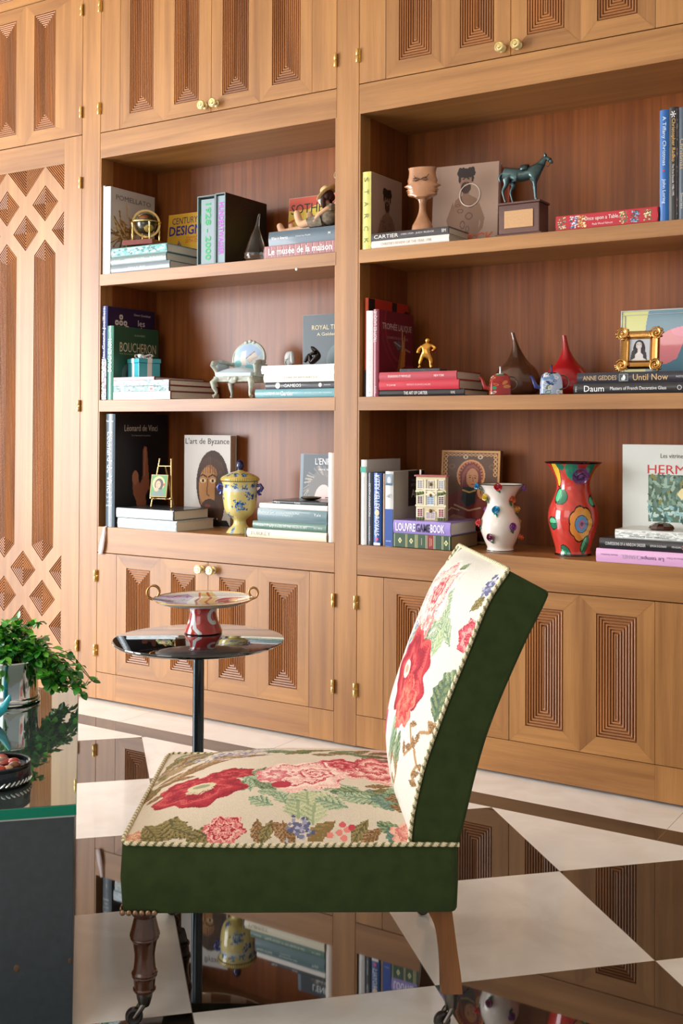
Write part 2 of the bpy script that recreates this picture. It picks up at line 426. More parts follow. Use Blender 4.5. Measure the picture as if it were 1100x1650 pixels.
def door(parent, X0, X1, Z0, Z1, panels, knob=None, hinge=None):
    """panelled door with mitred frames; panels [(x0,x1,z0,z1)] left to right"""
    gp = .0012
    X0 += gp; X1 -= gp; Z0 += gp; Z1 -= gp
    mb = MB(); mb.box(X0, X1, .0085, .022, Z0, Z1, 'z')
    rim = [(X0, Z0), (X1, Z0), (X1, Z1), (X0, Z1)]
    for i in range(4):
        a, b = rim[i], rim[(i+1) % 4]; mb.face([(a[0], 0, a[1]), (a[0], .0085, a[1]), (b[0], .0085, b[1]), (b[0], 0, b[1])], 'z' if a[0] == b[0] else 'x')
    cuts = [X0]+[(panels[i][1]+panels[i+1][0])/2 for i in range(len(panels)-1)]+[X1]
    e = .0004
    for i, (a, b, c, d) in enumerate(panels):
        L, R_ = cuts[i], cuts[i+1]
        f_ = lambda *p: [(x, 0, z) for x, z in p]
        mb.face(f_((L+e, Z0), (R_-e, Z0), (b-e, c), (a+e, c)), 'x'); mb.face(f_((a+e, d), (b-e, d), (R_-e, Z1), (L+e, Z1)), 'x')
        l0 = L if i == 0 else L-e*.5
        mb.face(f_((L, Z0+e), (a, c+e), (a, d-e), (L, Z1-e)), 'z'); mb.face(f_((b, c+e), (R_, Z0+e), (R_, Z1-e), (b, d-e)), 'z')
    dr = mb.build('door', W_, parent)
    for (a, b, c, d) in panels:
        q = MB(); flute(q, *rect_poly(a, b, c, d)); q.build('fluted_panel', WF, dr)
    return dr
def knob(parent, x, z, big=1.0):
    pr = [(.0, -.036), (.006, -.036), (.008, -.034), (.0085, -.031), (.011, -.0305), (.0125, -.033), (.015, -.033), (.0185, -.030), (.0192, -.027), (.0175, -.023), (.011, -.019), (.0075, -.014), (.0085, -.008), (.014, -.005), (.0155, -.002), (.015, 0)]
    m = MB(); m.lathe([(r*big, y*big) for r, y in pr], 28, axis='y')
    for k in range(22):
        a = 2*math.pi*k/22; m.sph((.0172*big*math.cos(a), -.0285*big, .0172*big*math.sin(a)), .0024*big, 6, 4)
    return m.build('knob', PALEBRASS, parent, smooth=True, loc=(x, 0, z))
def hinge(parent, x, z, side=1):
    m = MB()
    for a, b in ((-.026, -.0005), (.0005, .026)): m.lathe([(0, a), (.0066, a), (.0072, a+.0008), (.0072, b-.0008), (.0066, b), (0, b)], 16)
    m.v = [(x_*.85, y_-.0085, z_) for x_, y_, z_ in m.v]
    m.box(0, side*.010, -.0040, -.0006, -.025, .025)
    return m.build('hinge', BRASS, parent, smooth=True, loc=(x, 0, z))

def side_bay(xL, xR, who, x_doors, lab):
    """one bay: base cabinet, open bookshelf, upper cabinet"""
    c0, c1 = x_doors['fill']; cuts = x_doors['panels']; seam = x_doors['seam']
    kz = {}
    for kind, Z0, Z1, zp in (('base', .125, .6465, (.184, .590)), ('upper', 2.4955, 3.25, (2.556, 3.18))):
        root = empty(kind+'_cabinet' if kind == 'base' else 'wall_cabinet', lab[kind], 'cabinet', (0, 0, 0))
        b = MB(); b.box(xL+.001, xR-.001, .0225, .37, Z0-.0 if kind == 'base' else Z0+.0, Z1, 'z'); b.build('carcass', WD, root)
        d1 = door(root, c0, seam, Z0, Z1, [(cuts[0][0], cuts[0][1], *zp), (cuts[1][0], cuts[1][1], *zp)])
        d2 = door(root, seam, c1, Z0, Z1, [(cuts[2][0], cuts[2][1], *zp), (cuts[3][0], cuts[3][1], *zp)])
        kzz = .6165 if kind == 'base' else 2.5245
        knob(d1, seam-.031, kzz); knob(d2, seam+.029, kzz)
        MB().box(xL+.0015, c0-.001, 0, .022, Z0+.0012, Z1-.0012, 'z').build('filler_strip', W_, root)
        MB().box(c1+.0002, xR-.0015, 0, .022, Z0+.0012, Z1-.0012, 'z').build('filler_strip', W_, root)
        for hz in ((.219, .545) if kind == 'base' else (2.602, 3.055)):
            hinge(root, xL-.003, hz, 1); hinge(root, xR-.001, hz, -1)
        if kind == 'base':
            p = MB(); p.box(xL+.0005, c0-.0003, 0, .04, .01, .1238, 'z'); p.box(c0+.0003, c1-.0003, 0, .04, .01, .1238, 'x'); p.box(c1+.0003, xR-.0005, 0, .04, .01, .1238, 'z')
            p.build('plinth', W_, root)
            MB().box(xL+.01, xR-.01, .045, .36, 0, .125, 'x').build('cabinet_base', cm((40,28,20), .7), root)
    root = empty('bookshelf', lab['shelf'], 'bookshelf', (0, 0, 0))
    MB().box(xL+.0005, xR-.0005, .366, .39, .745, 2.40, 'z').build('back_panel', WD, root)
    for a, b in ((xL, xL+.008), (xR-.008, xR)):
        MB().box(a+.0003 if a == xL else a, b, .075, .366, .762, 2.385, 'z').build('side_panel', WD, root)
    for a, b in ((xL-.0, xL+.006), (xR-.006, xR)):
        MB().box(a+.0002, b-.0002, .0012, .0748, .762, 2.385, 'z').build('side_post', W_, root)
    MB().box(xL+.0005, xR-.0005, 0, .366, .6485, .7611, 'x').build('counter_shelf', W_, root, bevel=.0012)
    for zt, zb in ((1.3156, 1.2646), (1.8690, 1.8186)):
        m = MB(); m.box(xL+.0006, xR-.0006, 0, .034, zb, zt, 'x'); m.box(xL+.0006, xR-.0006, .0342, .3655, zb+.010, zt, 'x')
        m.build('shelf', W_, root, bevel=.001)
    m = MB(); m.box(xL+.0005, xR-.0005, 0, .366, 2.382, 2.4935, 'x'); m.build('header_board', W_, root, bevel=.0012)
    return root
LB = side_bay(-3.529, -2.291, 'left', dict(fill=(-3.4135, -2.405), seam=-2.905, panels=[(-3.356,-3.2205),(-3.1035,-2.9715),(-2.8465,-2.7135),(-2.5965,-2.4605)]),
  dict(base='teak base cabinet with fluted doors behind the round black side table', upper='teak wall cabinet with fluted doors above the white jewellery book and brass globe', shelf='open teak bookshelf holding the globe, miniature armchair and yellow blue jar'))
RB = side_bay(-2.191, -.953, 'right', dict(fill=(-2.0755, -1.068), seam=-1.5735, panels=[(-2.0195,-1.884),(-1.770,-1.637),(-1.5135,-1.378),(-1.2635,-1.1275)]),
  dict(base='teak base cabinet with fluted doors behind the green velvet chair back', upper='teak wall cabinet with fluted doors above the bronze horse', shelf='open teak bookshelf holding the bronze horse, onion vases and red flowered vase'))
def pillar(x0, x1, lab):
    tag(MB().box(x0+.0006, x1-.0006, -.0005, .385, .008, 3.25, 'z').build('wooden_pilaster', W_, bevel=.001), lab, 'pilaster')
pillar(-2.291, -2.191, 'flat teak upright between the two open bookshelves')
pillar(-3.6395, -3.529, 'narrow teak upright between the tall diamond-carved door and the left shelves')
pillar(-.953, -.853, 'teak upright closing the right end of the bookshelves')
# tall cabinet with diamond lattice door
tall = empty('tall_cabinet', 'tall teak cupboard with carved diamond and column door at the far left', 'cabinet')
TX0, TX1 = -4.62, -3.6405
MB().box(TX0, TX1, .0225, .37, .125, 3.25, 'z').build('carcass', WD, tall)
ud = door(tall, TX0, TX1, 2.5035, 3.156, [(-4.465,-4.329,2.562,3.097), (-4.209,-4.0715,2.562,3.097), (-3.951,-3.8125,2.562,3.097)])
tp = door(tall, TX0, TX1, 3.157, 3.25, [(-4.4,-3.9,3.20,3.22)])
def lattice_door():
    X0, X1, Z0, Z1 = TX0+.0012, TX1-.0012, .1262, 2.5
    cx0, cx1, cz0, cz1 = -4.508, -3.751, .1305, 2.385
    polys = []
    hw = .0832
    xs = [-3.8722-.1272*k for k in range(-1, 7)]
    def dia(x, z, hw=hw): return [(x, z-hw), (x+hw, z), (x, z+hw), (x-hw, z)], [True]*4
    for k, x in enumerate(xs):
        odd = (k % 2 == 0)      # columns between the long flutes
        if odd: zz = [2.0935, .5425, .2935]; polys.append(dia(x, 2.385, .1225))
        else: zz = [2.2197, .4175]; polys.append(dia(x, .1305, .1185))
        for z in zz: polys.append(dia(x, z))
        if not odd:
            polys.append(([(x, .584), (x+.069, .653), (x+.069, 1.985), (x, 2.054), (x-.069, 1.985), (x-.069, .653)], [True]*6))
    cl = []
    for P, F in polys:
        P0 = P
        for ax, val, less in ((0, cx1, True), (0, cx0, False), (1, cz1, True), (1, cz0, False)):
            if len(P) >= 3: P, F = clip(P, F, ax, val, less)
        # drop duplicates
        Q = []; G = []
        for i, p in enumerate(P):
            if (Vector(P[(i+1) % len(P)])-Vector(p)).length > 1e-4: Q.append(p); G.append(F[i])
        if len(Q) >= 3:
            ar = sum(Q[i][0]*Q[(i+1) % len(Q)][1]-Q[(i+1) % len(Q)][0]*Q[i][1] for i in range(len(Q)))/2
            if ar > 2e-4: cl.append((Q, P0))
    mb = MB(); mb.box(X0, X1, .0085, .022, Z0, Z1, 'z')
    rim = [(X0, Z0), (X1, Z0), (X1, Z1), (X0, Z1)]
    for i in range(4):
        a, b = rim[i], rim[(i+1) % 4]; mb.face([(a[0], 0, a[1]), (a[0], .0085, a[1]), (b[0], .0085, b[1]), (b[0], 0, b[1])], 'z' if a[0] == b[0] else 'x')
    e = .0004
    mb.face([(X1, 0, Z0), (X1, 0, Z1), (cx1+e, 0, Z1), (cx1+e, 0, Z0)][::-1], 'z'); mb.face([(X0, 0, Z0), (cx0-e, 0, Z0), (cx0-e, 0, Z1), (X0, 0, Z1)], 'z')
    mb.face([(cx0, 0, cz1+e), (cx1, 0, cz1+e), (cx1, 0, Z1), (cx0, 0, Z1)], 'x'); mb.face([(cx0, 0, Z0), (cx1, 0, Z0), (cx1, 0, cz0-e), (cx0, 0, cz0-e)], 'x')
    vs = [Vector(p) for p in ((cx0, cz0), (cx1, cz0), (cx1, cz1), (cx0, cz1))]; es = [(0, 1), (1, 2), (2, 3), (3, 0)]
    for Q, G in cl:
        n = len(vs); vs += [Vector(p) for p in Q]; es += [(n+i, n+(i+1) % len(Q)) for i in range(len(Q))]
    V, E_, F_, *_ = delaunay_2d_cdt(vs, es, [], 1, 1e-6)
    def inside(p):
        for Q, G in cl:
            ok = True
            for i in range(len(Q)):
                a, b = Q[i], Q[(i+1) % len(Q)]
                if (b[0]-a[0])*(p[1]-a[1])-(b[1]-a[1])*(p[0]-a[0]) < 0: ok = False; break
            if ok: return True
        return False
    ox = 5.3
    for f_ in F_:
        c = sum((V[i] for i in f_), Vector((0, 0)))/len(f_)
        if inside(c): continue
        pts = [(V[i].x, 0, V[i].y) for i in f_]
        mb.add(pts, [tuple(range(len(pts)))], [[(p[2]+ox, p[0]+ox) for p in pts]])
    d = mb.build('door', W_, tall)
    for Q, G in cl:
        q = MB(); flute(q, G, [True]*len(G), lim=[(0, cx1, True), (0, cx0, False), (2, cz1, True), (2, cz0, False)]); q.build('fluted_panel', WF, d)
lattice_door()
MB().box(TX0, TX1, 0, .04, .01, .1238, 'x').build('plinth', W_, tall)
MB().box(TX0, TX1, .05, .36, 0, .124, 'x').build('cabinet_base', cm((40,28,20), .7), tall)
for z in (2.602, 3.060, 2.286, 1.291, .227): hinge(tall, -3.642, z, -1)
pillar(-4.73, -4.62, 'teak upright at the far left edge of the tall cupboard')
tag(MB().lathe([(0,0),(.006,0),(.005,.003),(0,.004)], 8).build('adhesive_bump', cm((225,220,215), .3), smooth=True, loc=(-2.47, -.0045, 1.815), rot=(rad(90),0,0)), 'tiny clear bump stuck under the upper left shelf edge', 'bumper')
# ------------------------------------------------------------------ books
def book(label, T, D, H, c, loc, lying=False, rz=0, lean=0, face=None, spine=None, group=None, page=(226,216,198), art=None, artpos=None, cover_c=None, rough=.32, hard=True, name='book', pageinset=.004):
    """standing: thickness along x, spine towards the viewer; lying: length along x. face: artwork on the front cover"""
    if face is not None or (art is not None and not lying and artpos is None): pass
    root = empty(name, label, 'book', loc, (0, -lean, rz), group)
    b = .0028 if hard else .0012; g = pageinset if hard else .0008
    mp = (lambda t, d, h: (h, d, t)) if lying else (lambda t, d, h: (t, d, h))
    def bx(m, t0, t1, d0, d1, h0, h1, mi=0):
        p, q = mp(t0, d0, h0), mp(t1, d1, h1); m.box(p[0], q[0], p[1], q[1], p[2], q[2], 'x', mi)
    m = MB()
    bx(m, 0, b, 0, D, 0, H); bx(m, T-b, T, 0, D, 0, H)
    # rounded spine strip
    n = 8; sp = []
    for i in range(n+1):
        t = T*i/n; d = -.004*math.sin(math.pi*i/n) if hard else 0; sp.append((t, d))
    vs = []
    for t, d in sp: vs += [mp(t, d, 0), mp(t, d, H)]
    for t, d in ((b, b), (T-b, b)): vs += [mp(t, d, 0), mp(t, d, H)]
    fs = [(2*i, 2*i+2, 2*i+3, 2*i+1) for i in range(n)]
    k = 2*(n+1); fs += [(k, k+1, k+3, k+2)]
    fs += [tuple([2*i for i in range(n+1)]+[k+2, k])[::-1], tuple([2*i+1 for i in range(n+1)]+[k+3, k+1])]
    m.add(vs, fs)
    cov = m.build('cover', cm(cover_c or c, rough, coat=.3), root)
    if cover_c: pass
    m = MB(); bx(m, b+.0001, T-b-.0001, b+.0001, D-g, g*.7, H-g*.7)
    m.build('pages', PAGES if page == (226,216,198) else cm(page, .7), root)
    root['_dims'] = 0; del root['_dims']
    def spt(s, frac0, frac1, hgt, col, down=True, off=.5, nm='title'):
        # fractions along the spine length
        w_ = abs(frac1-frac0)*H; mid = (frac0+frac1)/2*H; tt = T*off
        y = -.0046 if hard else -.0006
        if lying: text(root, s, (mid, y, tt), (1,0,0), (0,0,1), w_, hgt, col, nm)
        elif down: text(root, s, (tt, y, mid), (0,0,-1), (1,0,0), w_, hgt, col, nm)
        else: text(root, s, (tt, y, mid), (0,0,1), (-1,0,0), w_, hgt, col, nm)
    for a in (spine or []): spt(*a)
    if face:      # canvas on the whole front cover (+x side), u along depth, v up
        P = (lambda u, v: (T+.0004+u*0, .001+u*(D-.002), .001+v*(H-.002))) if not lying else (lambda u, v: (.001+u*(H-.002), .001+v*(D-.002), T+.0004+u*0))
        paint_mesh('cover_picture', face, P, PAPER, root, smooth=False)
    return root
def ftext(root, s, T, yc, zc, w_, h_, c, **k): return text(root, s, (T+.0006, yc, zc), (0,1,0), (0,0,1), w_, h_, c, **k)
def spineart(root, cv, x0, x1, z0, z1, y=-.0044, name='spine_picture'):
    return paint_mesh(name, cv, lambda u, v: (x0+u*(x1-x0), y+u*0, z0+v*(z1-z0)), PAPER, root, smooth=False)
A_, B_, C_ = 1.8695, 1.3161, .7616
WHT = (240,240,238)
# ---- upper left shelf
book('plain white book squeezed between the left upright and the white jewellery book', .0105, .27, .392, (238,238,240), (-3.5195,.012,A_))
cv = Cv(80, 110, (200,194,190))
rr_ = random.Random(3)
for k in range(46):
    x, y = 34+rr_.gauss(0, 4), 52+rr_.gauss(0, 6); a = rr_.uniform(0, 6.28); L = rr_.uniform(15, 36); cx, cy = x+math.cos(a)*L, y+math.sin(a)*L*1.1
    c = rr_.choice([(150,112,66),(176,140,92),(120,84,46),(206,178,136)])
    cv.line([(x, y), ((x+cx)/2+rr_.gauss(0, 4), (y+cy)/2+rr_.gauss(0, 4)), (cx, cy)], rr_.choice([1.6,2.4,3.2]), c)
cv.ell(42, 44, 7, 6, (96,64,36))
b = book('tall white jewellery book with a golden straw flower on its cover, upper left shelf', .033, .285, .386, (236,236,238), (-3.5085,.012,A_), face=cv)
ftext(b, 'POMELLATO', .033, .145, .345, .225, .022, (104,96,94))
b1 = book('lowest silver-grey book under the desk globe stack', .036, .28, .337, (112,124,132), (-3.470,.014,A_), lying=True, spine=[('TREASURES', .3, .6, .008, (215,222,226))])
b1 = book('middle grey-green book of the stack under the desk globe', .036, .275, .318, (106,126,126), (-3.470,.013,A_+.0362), lying=True, spine=[('CONTEMPORARY JEWELRY DESIGN', .26, .62, .009, (222,228,228)), ('PUBLISHER', .72, .95, .006, (222,228,228)), ('COLLECT', .04, .18, .006, (222,228,228))])
cv = Cv(90, 10, (70,150,150))
for k in range(120): cv.ell(cv.r.rand()*90, cv.r.rand()*10, 2.5, 1.4, [(150,196,194),(30,100,100),(90,170,166),(190,214,212)][k % 4])
b1 = book('topmost turquoise patterned book directly under the desk globe', .037, .275, .320, (90,150,148), (-3.468,.013,A_+.0724), lying=True); spineart(b1, cv, .004, .316, .004, .033)
ZT = A_+.1096
# globe
g = empty('desk_globe', 'small brass desk globe on a red-brown box base, top left shelf', 'globe', (-3.352,.105,ZT), (0,0,rad(12)))
MB().box(-.075,.075,-.075,.075,.011,.033,'x').build('base', mat('red_lacquer', (120,56,52), .25, coat=.5), g, bevel=.002)
for sx in (-1,1):
    for sy in (-1,1): MB().lathe([(0,0),(.006,.001),(.004,.006),(.007,.011),(0,.011)], 12).build('foot', BRASS, g, smooth=True, loc=(sx*.06, sy*.06, 0))
GC = .114
cvg = Cv(64, 40, (52,48,30))
for k in range(14): cvg.ell(cvg.r.rand()*64, 6+cvg.r.rand()*28, 3+cvg.r.rand()*6, 2+cvg.r.rand()*4, [(170,140,70),(120,60,30),(60,84,60),(196,170,100)][k % 4])
for k in range(0, 64, 8): cvg.line([(k, 0), (k, 40)], .8, (200,170,90))
lathe_paint('globe_ball', [(.0005+.046*math.sin(math.pi*i/20), GC-.046*math.cos(math.pi*i/20)) for i in range(21)], cvg, painted('globe_print', .25, coat=.5), g)
def ringm(r, w_, t, n=48): 
    m = MB(); m.lathe([(r-w_/2, -t/2), (r+w_/2, -t/2), (r+w_/2, t/2), (r-w_/2, t/2), (r-w_/2, -t/2)], n, cap=False); return m
ringm(.058, .009, .005).build('meridian_ring', BRASS, g, smooth=True, loc=(0,0,GC), rot=(rad(90), rad(0), rad(38)))
ringm(.062, .010, .004).build('horizon_ring', BRASS, g, smooth=True, loc=(0,0,GC+.004))
MB().tube([(-.035,0,.052),(.035,0,-.052)], .0022).build('axis', BRASS, g, loc=(0,0,GC), rot=(0, rad(-8), rad(38)))
for k in range(4):
    a = rad(45+90*k); x, y = .060*math.cos(a), .060*math.sin(a)
    MB().lathe([(0,.033),(.006,.0335),(.0035,.04),(.0028,.05),(.0055,.060),(.003,.070),(.005,.082),(.0028,.09),(.0035,.10),(.006,GC),(0,GC)], 14).build('leg', BRASS, g, smooth=True, loc=(x,y,0))
# design book
cv = Cv(120, 110, (228,176,46))
cv.poly([(0,0),(0,22),(28,62),(56,20),(60,0)], (188,36,44)).line([(28,64),(40,50),(58,18),(60,0)], 3, (112,120,130)).poly([(66,0),(110,40),(120,34),(120,0)], (196,50,60)).ell(100, 10, 24, 20, (190,44,60)).line([(62,6),(108,44),(120,38)], 2.5, (120,130,120))
b = book('yellow design book leaning at the back between globe and boxed set', .022, .29, .305, (226,176,50), (-3.425,.334,A_), rz=rad(-90), lean=rad(5), face=cv)
ftext(b, 'CENTURY OF', .022, .125, .272, .20, .030, (44,34,90)); ftext(b, 'DESIGN', .022, .105, .226, .19, .045, (40,40,150), bold=.02); ftext(b, 'DESIGN FROM THE', .022, .18, .190, .13, .010, (190,60,30)); ftext(b, '20TH CENTURY', .022, .18, .174, .14, .016, (190,44,24))
# boxed set
def slipcase(label, x, T, D, H, volc, txt, tc, side=None):
    r = empty('boxed_book', label, 'book', (x, .012, A_)); t = .004; GR = cm((112,128,130), .5)
    m = MB(); m.box(0,t,0,D,0,H).box(T-t,T,0,D,0,H).box(t,T-t,0,D,H-t,H).box(t,T-t,0,D,0,t).box(t,T-t,D-t,D,t,H-t); m.build('slipcase', GR, r)
    gap = .012 if side is None else .0015
    MB().box(t+gap,T-t-.0015,.007,D-.01,t+.0005,H-t-(.010 if side is None else .006)).build('volume', cm(volc, .45), r)
    mid = (t+gap+T-t)/2
    text(r, txt[0], (mid,.0064,H*txt[1]), (0,0,-1), (1,0,0), txt[2], txt[3], tc, bold=.02)
    if side: paint_mesh('slipcase_picture', side, lambda u, v: (T+.0004+u*0, u*D, v*H), PAPER, r, smooth=False)
    else: MB().lathe([(0,.195),(.0035,.190),(.0045,.16),(.0018,.155),(.0018,.255),(0,.257)][::-1][:6], 8).build('ribbon_marker', cm((40,140,60), .6), r, loc=(t+.006,.012,.02))
    return r
slipcase('grey boxed volume with big green numbers on its spine', -2.984, .094, .29, .287, (126,144,150), ('1928 - 2000', .48, .235, .030), (16,160,84))
cv = Cv(150, 150, (26,24,20))
for k in range(15):
    r_ = 64-4.3*k
    pts = [(78+(k*1.6)+r_*math.cos(t/20*6.283)*(.92+.06*math.sin(t*.9+k*.5)), 72-k*1.2+r_*1.05*math.sin(t/20*6.283)*(1+.05*math.cos(t*1.1+k*.7))) for t in range(21)]; pts[-1] = pts[0]
    cv.line(pts, 1.3, (6,6,6)); cv.line([(x+1.5, y+1) for x, y in pts], .7, (58,54,46))
slipcase('black slipcased volume with engraved rings on its side and magenta spine letters', -2.889, .052, .285, .290, (128,148,156), ('HUNDERTWASSER', .50, .215, .027), (176,64,190), side=cv)
# clear vase
def onion(name, label, cat, loc, R0, H, m, lean_x, group=None, base=.3, seg=40, neck=.05, twist=0, thick=0):
    r = empty(name, label, cat, loc); prof = smoothprof([(R0*.55, 0), (R0*.93, H*.08), (R0, H*base*.72), (R0*.80, H*base*1.25), (R0*.46, H*.55), (R0*.2, H*.72), (R0*neck*2, H*.88), (R0*neck*1.7, H)], 6)
    vs = []; n = len(prof)
    for q, (rr_, z) in enumerate(prof):
        b_ = lean_x*(max(0, z/H-.45)/.55)**2
        for k in range(seg):
            a = 2*math.pi*k/seg; rr2 = rr_*(1+thick*math.cos(a*12+z*twist)); vs.append((rr2*math.cos(a)+b_, rr2*math.sin(a), z))
    fs = [(i*seg+k, i*seg+(k+1) % seg, (i+1)*seg+(k+1) % seg, (i+1)*seg+k) for i in range(n-1) for k in range(seg)]
    fs.append(tuple(range(seg))[::-1]); fs.append(tuple((n-1)*seg+k for k in range(seg)))
    MB().add(vs, fs).build('body', m, r, smooth=True); return r
o = onion('glass_bottle', 'clear glass bottle with bent pointed neck beside the maison books', 'bottle', (-2.715,.060,A_), .050, .195, GLASS, .016, base=.22, neck=.055)
o2 = o.children[0]; MB().lathe([(0,.004),(.040,.006),(.0465,.02),(.0465,.034),(.0,.034)], 32).build('glass_base', GLASS, o, smooth=True)
# maison stack
cv = Cv(220, 30, (160,104,106))
for k in range(0, 220, 19): cv.rect(k, 0, k+2.5, 30, (62,52,70)); cv.rect(k+3, 0, k+5, 30, (196,150,150))
for k in range(300): cv.ell(cv.r.rand()*220, cv.r.rand()*30, 1.2, .8, [(190,140,130),(120,76,84)][k % 2], al=.6)
b = book('pink patterned museum book lying at the bottom of the pair under the rag dolls', .050, .25, .340, (160,104,106), (-2.640,.014,A_), lying=True); spineart(b, cv, .003, .337, .004, .047)
text(b, 'Le musée de la maison', (.175,-.005,.026), (1,0,0), (0,0,1), .30, .026, (245,240,236), bold=.01)
b = book('slate blue book lying directly under the cloth feet of the rag dolls', .055, .245, .316, (74,92,106), (-2.617,.014,A_+.0503), lying=True, spine=[('Wine in America', .05, .30, .012, (245,245,245)), ('Edited by Phyllis', .42, .64, .007, (200,210,220)), ('M', .90, .93, .010, (245,245,245))])
ZS = A_+.1056
cv = Cv(110, 90, (224,190,64)); cv.rect(0, 74, 110, 90, (206,74,44)).ell(66, 62, 38, 18, (224,200,70)).poly([(0,0),(0,36),(34,40),(50,0)], (196,140,40)).ell(10, 22, 7, 9, (60,30,20)).ell(80, 22, 24, 16, (210,150,60)).line([(0,58),(20,64)], 3, (200,90,70))
b = book('yellow and red auction book leaning behind the rag dolls', .020, .30, .300, (230,226,214), (-2.720,.300,A_), rz=rad(-90), lean=rad(4), face=cv)
ftext(b, 'SOTHEBY', .020, .125, .250, .225, .042, (40,26,40)); ftext(b, 'ART AT AUCTION', .020, .19, .212, .12, .010, (90,60,60))
# rag dolls
SKIN_C = cm((214,170,136), .8, bump=.2); STRAW = mat('straw', (214,184,132), .8, bump=.8, bscale=260, var=.15, vscale=120); DRESS = mat('muted_cloth', (120,108,92), .9, var=.5, vscale=70, bump=.4)
def doll(label, loc, hat_h, head, feet, lean):
    d = empty('rag_doll', label, 'doll', loc)
    hx, hy, hz = head
    vs = [(0,0,.03,.026,.022), (.012,0,.075,.026,.02), (hx*.7,hy,hz-.035,.012), (hx,hy,hz,.024)]; es = [(0,1),(1,2),(2,3)]
    for s_, (fx, fy) in zip((-1,1), feet):
        n = len(vs); vs += [(-.02, s_*.018, .024, .018), (fx*.55, fy*.7, .030, .019), (fx+.022, fy, .021, .017), (fx+.004, fy, .024, .018), (fx-.014, fy, .020+lean, .013)]
        es += [(0,n),(n,n+1),(n+1,n+2),(n+2,n+3),(n+3,n+4)]
    for s_ in (-1,1):
        n = len(vs); vs += [(.02, s_*.03, .075, .010), (-.02, s_*.045, .045, .009), (-.05, s_*.035, .025, .009)]; es += [(1,n),(n,n+1),(n+1,n+2)]
    skin('body', vs, es, SKIN_C, d, 1)
    # dress: loft of rings
    m = MB(); rg = [(.030,-.02,.0,.055,.055),(.028,.0,.02,.050,.050),(.03,.012,.05,.034,.034),(.03,.016,.085,.030,.026),(.03,hx*.5,.098,.018,.018)]; seg = 20; v = []
    rg = [(-.075,.028,.030,.045),( -.045,.030,.034,.048),(-.01,.036,.040,.046),(.012,.062,.036,.036),(.016,.09,.026,.026)]
    for x, z, a_, b_ in rg:
        for k in range(seg):
            q = 2*math.pi*k/seg; w_ = 1+.12*math.sin(q*5); 
            if z < .05: v.append((x, b_*math.cos(q)*w_, max(.003, z+a_*math.sin(q)*w_*.8)))
            else: v.append((x+a_*math.cos(q)*.9, b_*math.sin(q)*w_, z))
    fs = [(i*seg+k, i*seg+(k+1) % seg, (i+1)*seg+(k+1) % seg, (i+1)*seg+k) for i in range(len(rg)-1) if i != 2 for k in range(seg)]
    m.add(v, fs); m.sph((.0,0,.045), (.045,.042,.036), 16, 10); m.build('dress', DRESS, d, smooth=True)
    hr = MB(); 
    for k in range(9):
        a = rad(-60+k*38); hr.sph((hx+.010+.018*math.cos(a)*.8, hy+.022*math.sin(a), hz+.004), (.013,.011,.016), 10, 8)
    for s_ in (-1,1): hr.sph((hx+.006, hy+s_*.026, hz-.022), (.010,.009,.024), 10, 8)
    hr.sph((hx+.010, hy, hz+.012), (.024,.027,.020), 12, 8); hr.build('hair', cm((58,26,18), .8, bump=.5), d, smooth=True)
    MB().sph((0,0,0), (.012,.019,.022), 16, 10).build('face', cm((236,230,228), .7), d, smooth=True, loc=(hx-.016, hy-.004, hz-.004))
    for s_ in (-1,1): MB().sph((0,0,0), (.002,.003,.003), 8, 6).build('eye', cm((20,16,18), .3), d, smooth=True, loc=(hx-.0275, hy-.004+s_*.007, hz+.002))
    h = MB(); h.lathe(smoothprof([(.0,.030),(.014,.028),(.022,.016),(.025,.004),(.034,-.001),(.048,.003),(.047,.0),(.033,-.004),(.022,-.001),(0,.0)], 4), 28)
    h.build('hat', STRAW, d, smooth=True, loc=(hx+.008, hy, hz+hat_h), rot=(rad(8), rad(-38), 0))
    MB().lathe([(.0235,0),(.0255,.001),(.0245,.009),(.0225,.009)], 24).build('hat_band', cm((40,120,70), .6), d, smooth=True, loc=(hx+.009, hy, hz+hat_h+.002), rot=(rad(8), rad(-38), 0))
    return d
doll('rag doll in straw hat lounging on the slate blue book, feet to the left', (-2.368,.065,ZS+.002), .018, (-.010,-.006,.118), [(-.125,-.022),(-.095,.024)], .062)
doll('taller rag doll sitting further back, only its straw hat and two cloth feet in view', (-2.412,.186,ZS+.002), .020, (.030,.0,.232), [(-.245,-.03),(-.205,-.005)], .042)

# ---- middle left shelf
cv = Cv(80, 110, (38,28,66))
for dx, dy in ((0,0),(0,7),(0,-7),(7,0),(-7,0)): cv.ell(22+dx, 92+dy, 3, 3, (220,214,206)); cv.ell(22+dx, 92+dy, 1.4, 1.4, (60,50,90))
cv.rect(0, 0, 80, 30, (90,60,50))
b = book('dark blue jewellery book, tallest at the left end of the middle shelf', .031, .305, .413, (44,56,118), (-3.5175,.010,B_), face=cv, spine=[('les Grands Joailliers', .45, .98, .020, (228,232,246), False)])
cvs = Cv(10, 60, (210,214,220))
for k in range(90): cvs.ell(cvs.r.rand()*10, cvs.r.rand()*60, 1.4, 1.2, [(60,90,110),(30,34,50),(150,40,50),(236,238,240)][k % 4])
spineart(b, cvs, .002, .029, .002, .18)
ftext(b, 'Gianni Guadalupi', .031, .22, .387, .11, .013, (220,214,220)); ftext(b, 'les', .0308, .215, .352, .045, .028, (232,228,232)); ftext(b, 'Grands', .031, .17, .318, .13, .034, (232,228,232))
cv = Cv(80, 100, (36,84,62)); cv.ell(30, 34, 16, 18, (96,120,116)).ell(30, 34, 9, 10, (50,90,80)).ell(30,34,3,3,(180,196,190))
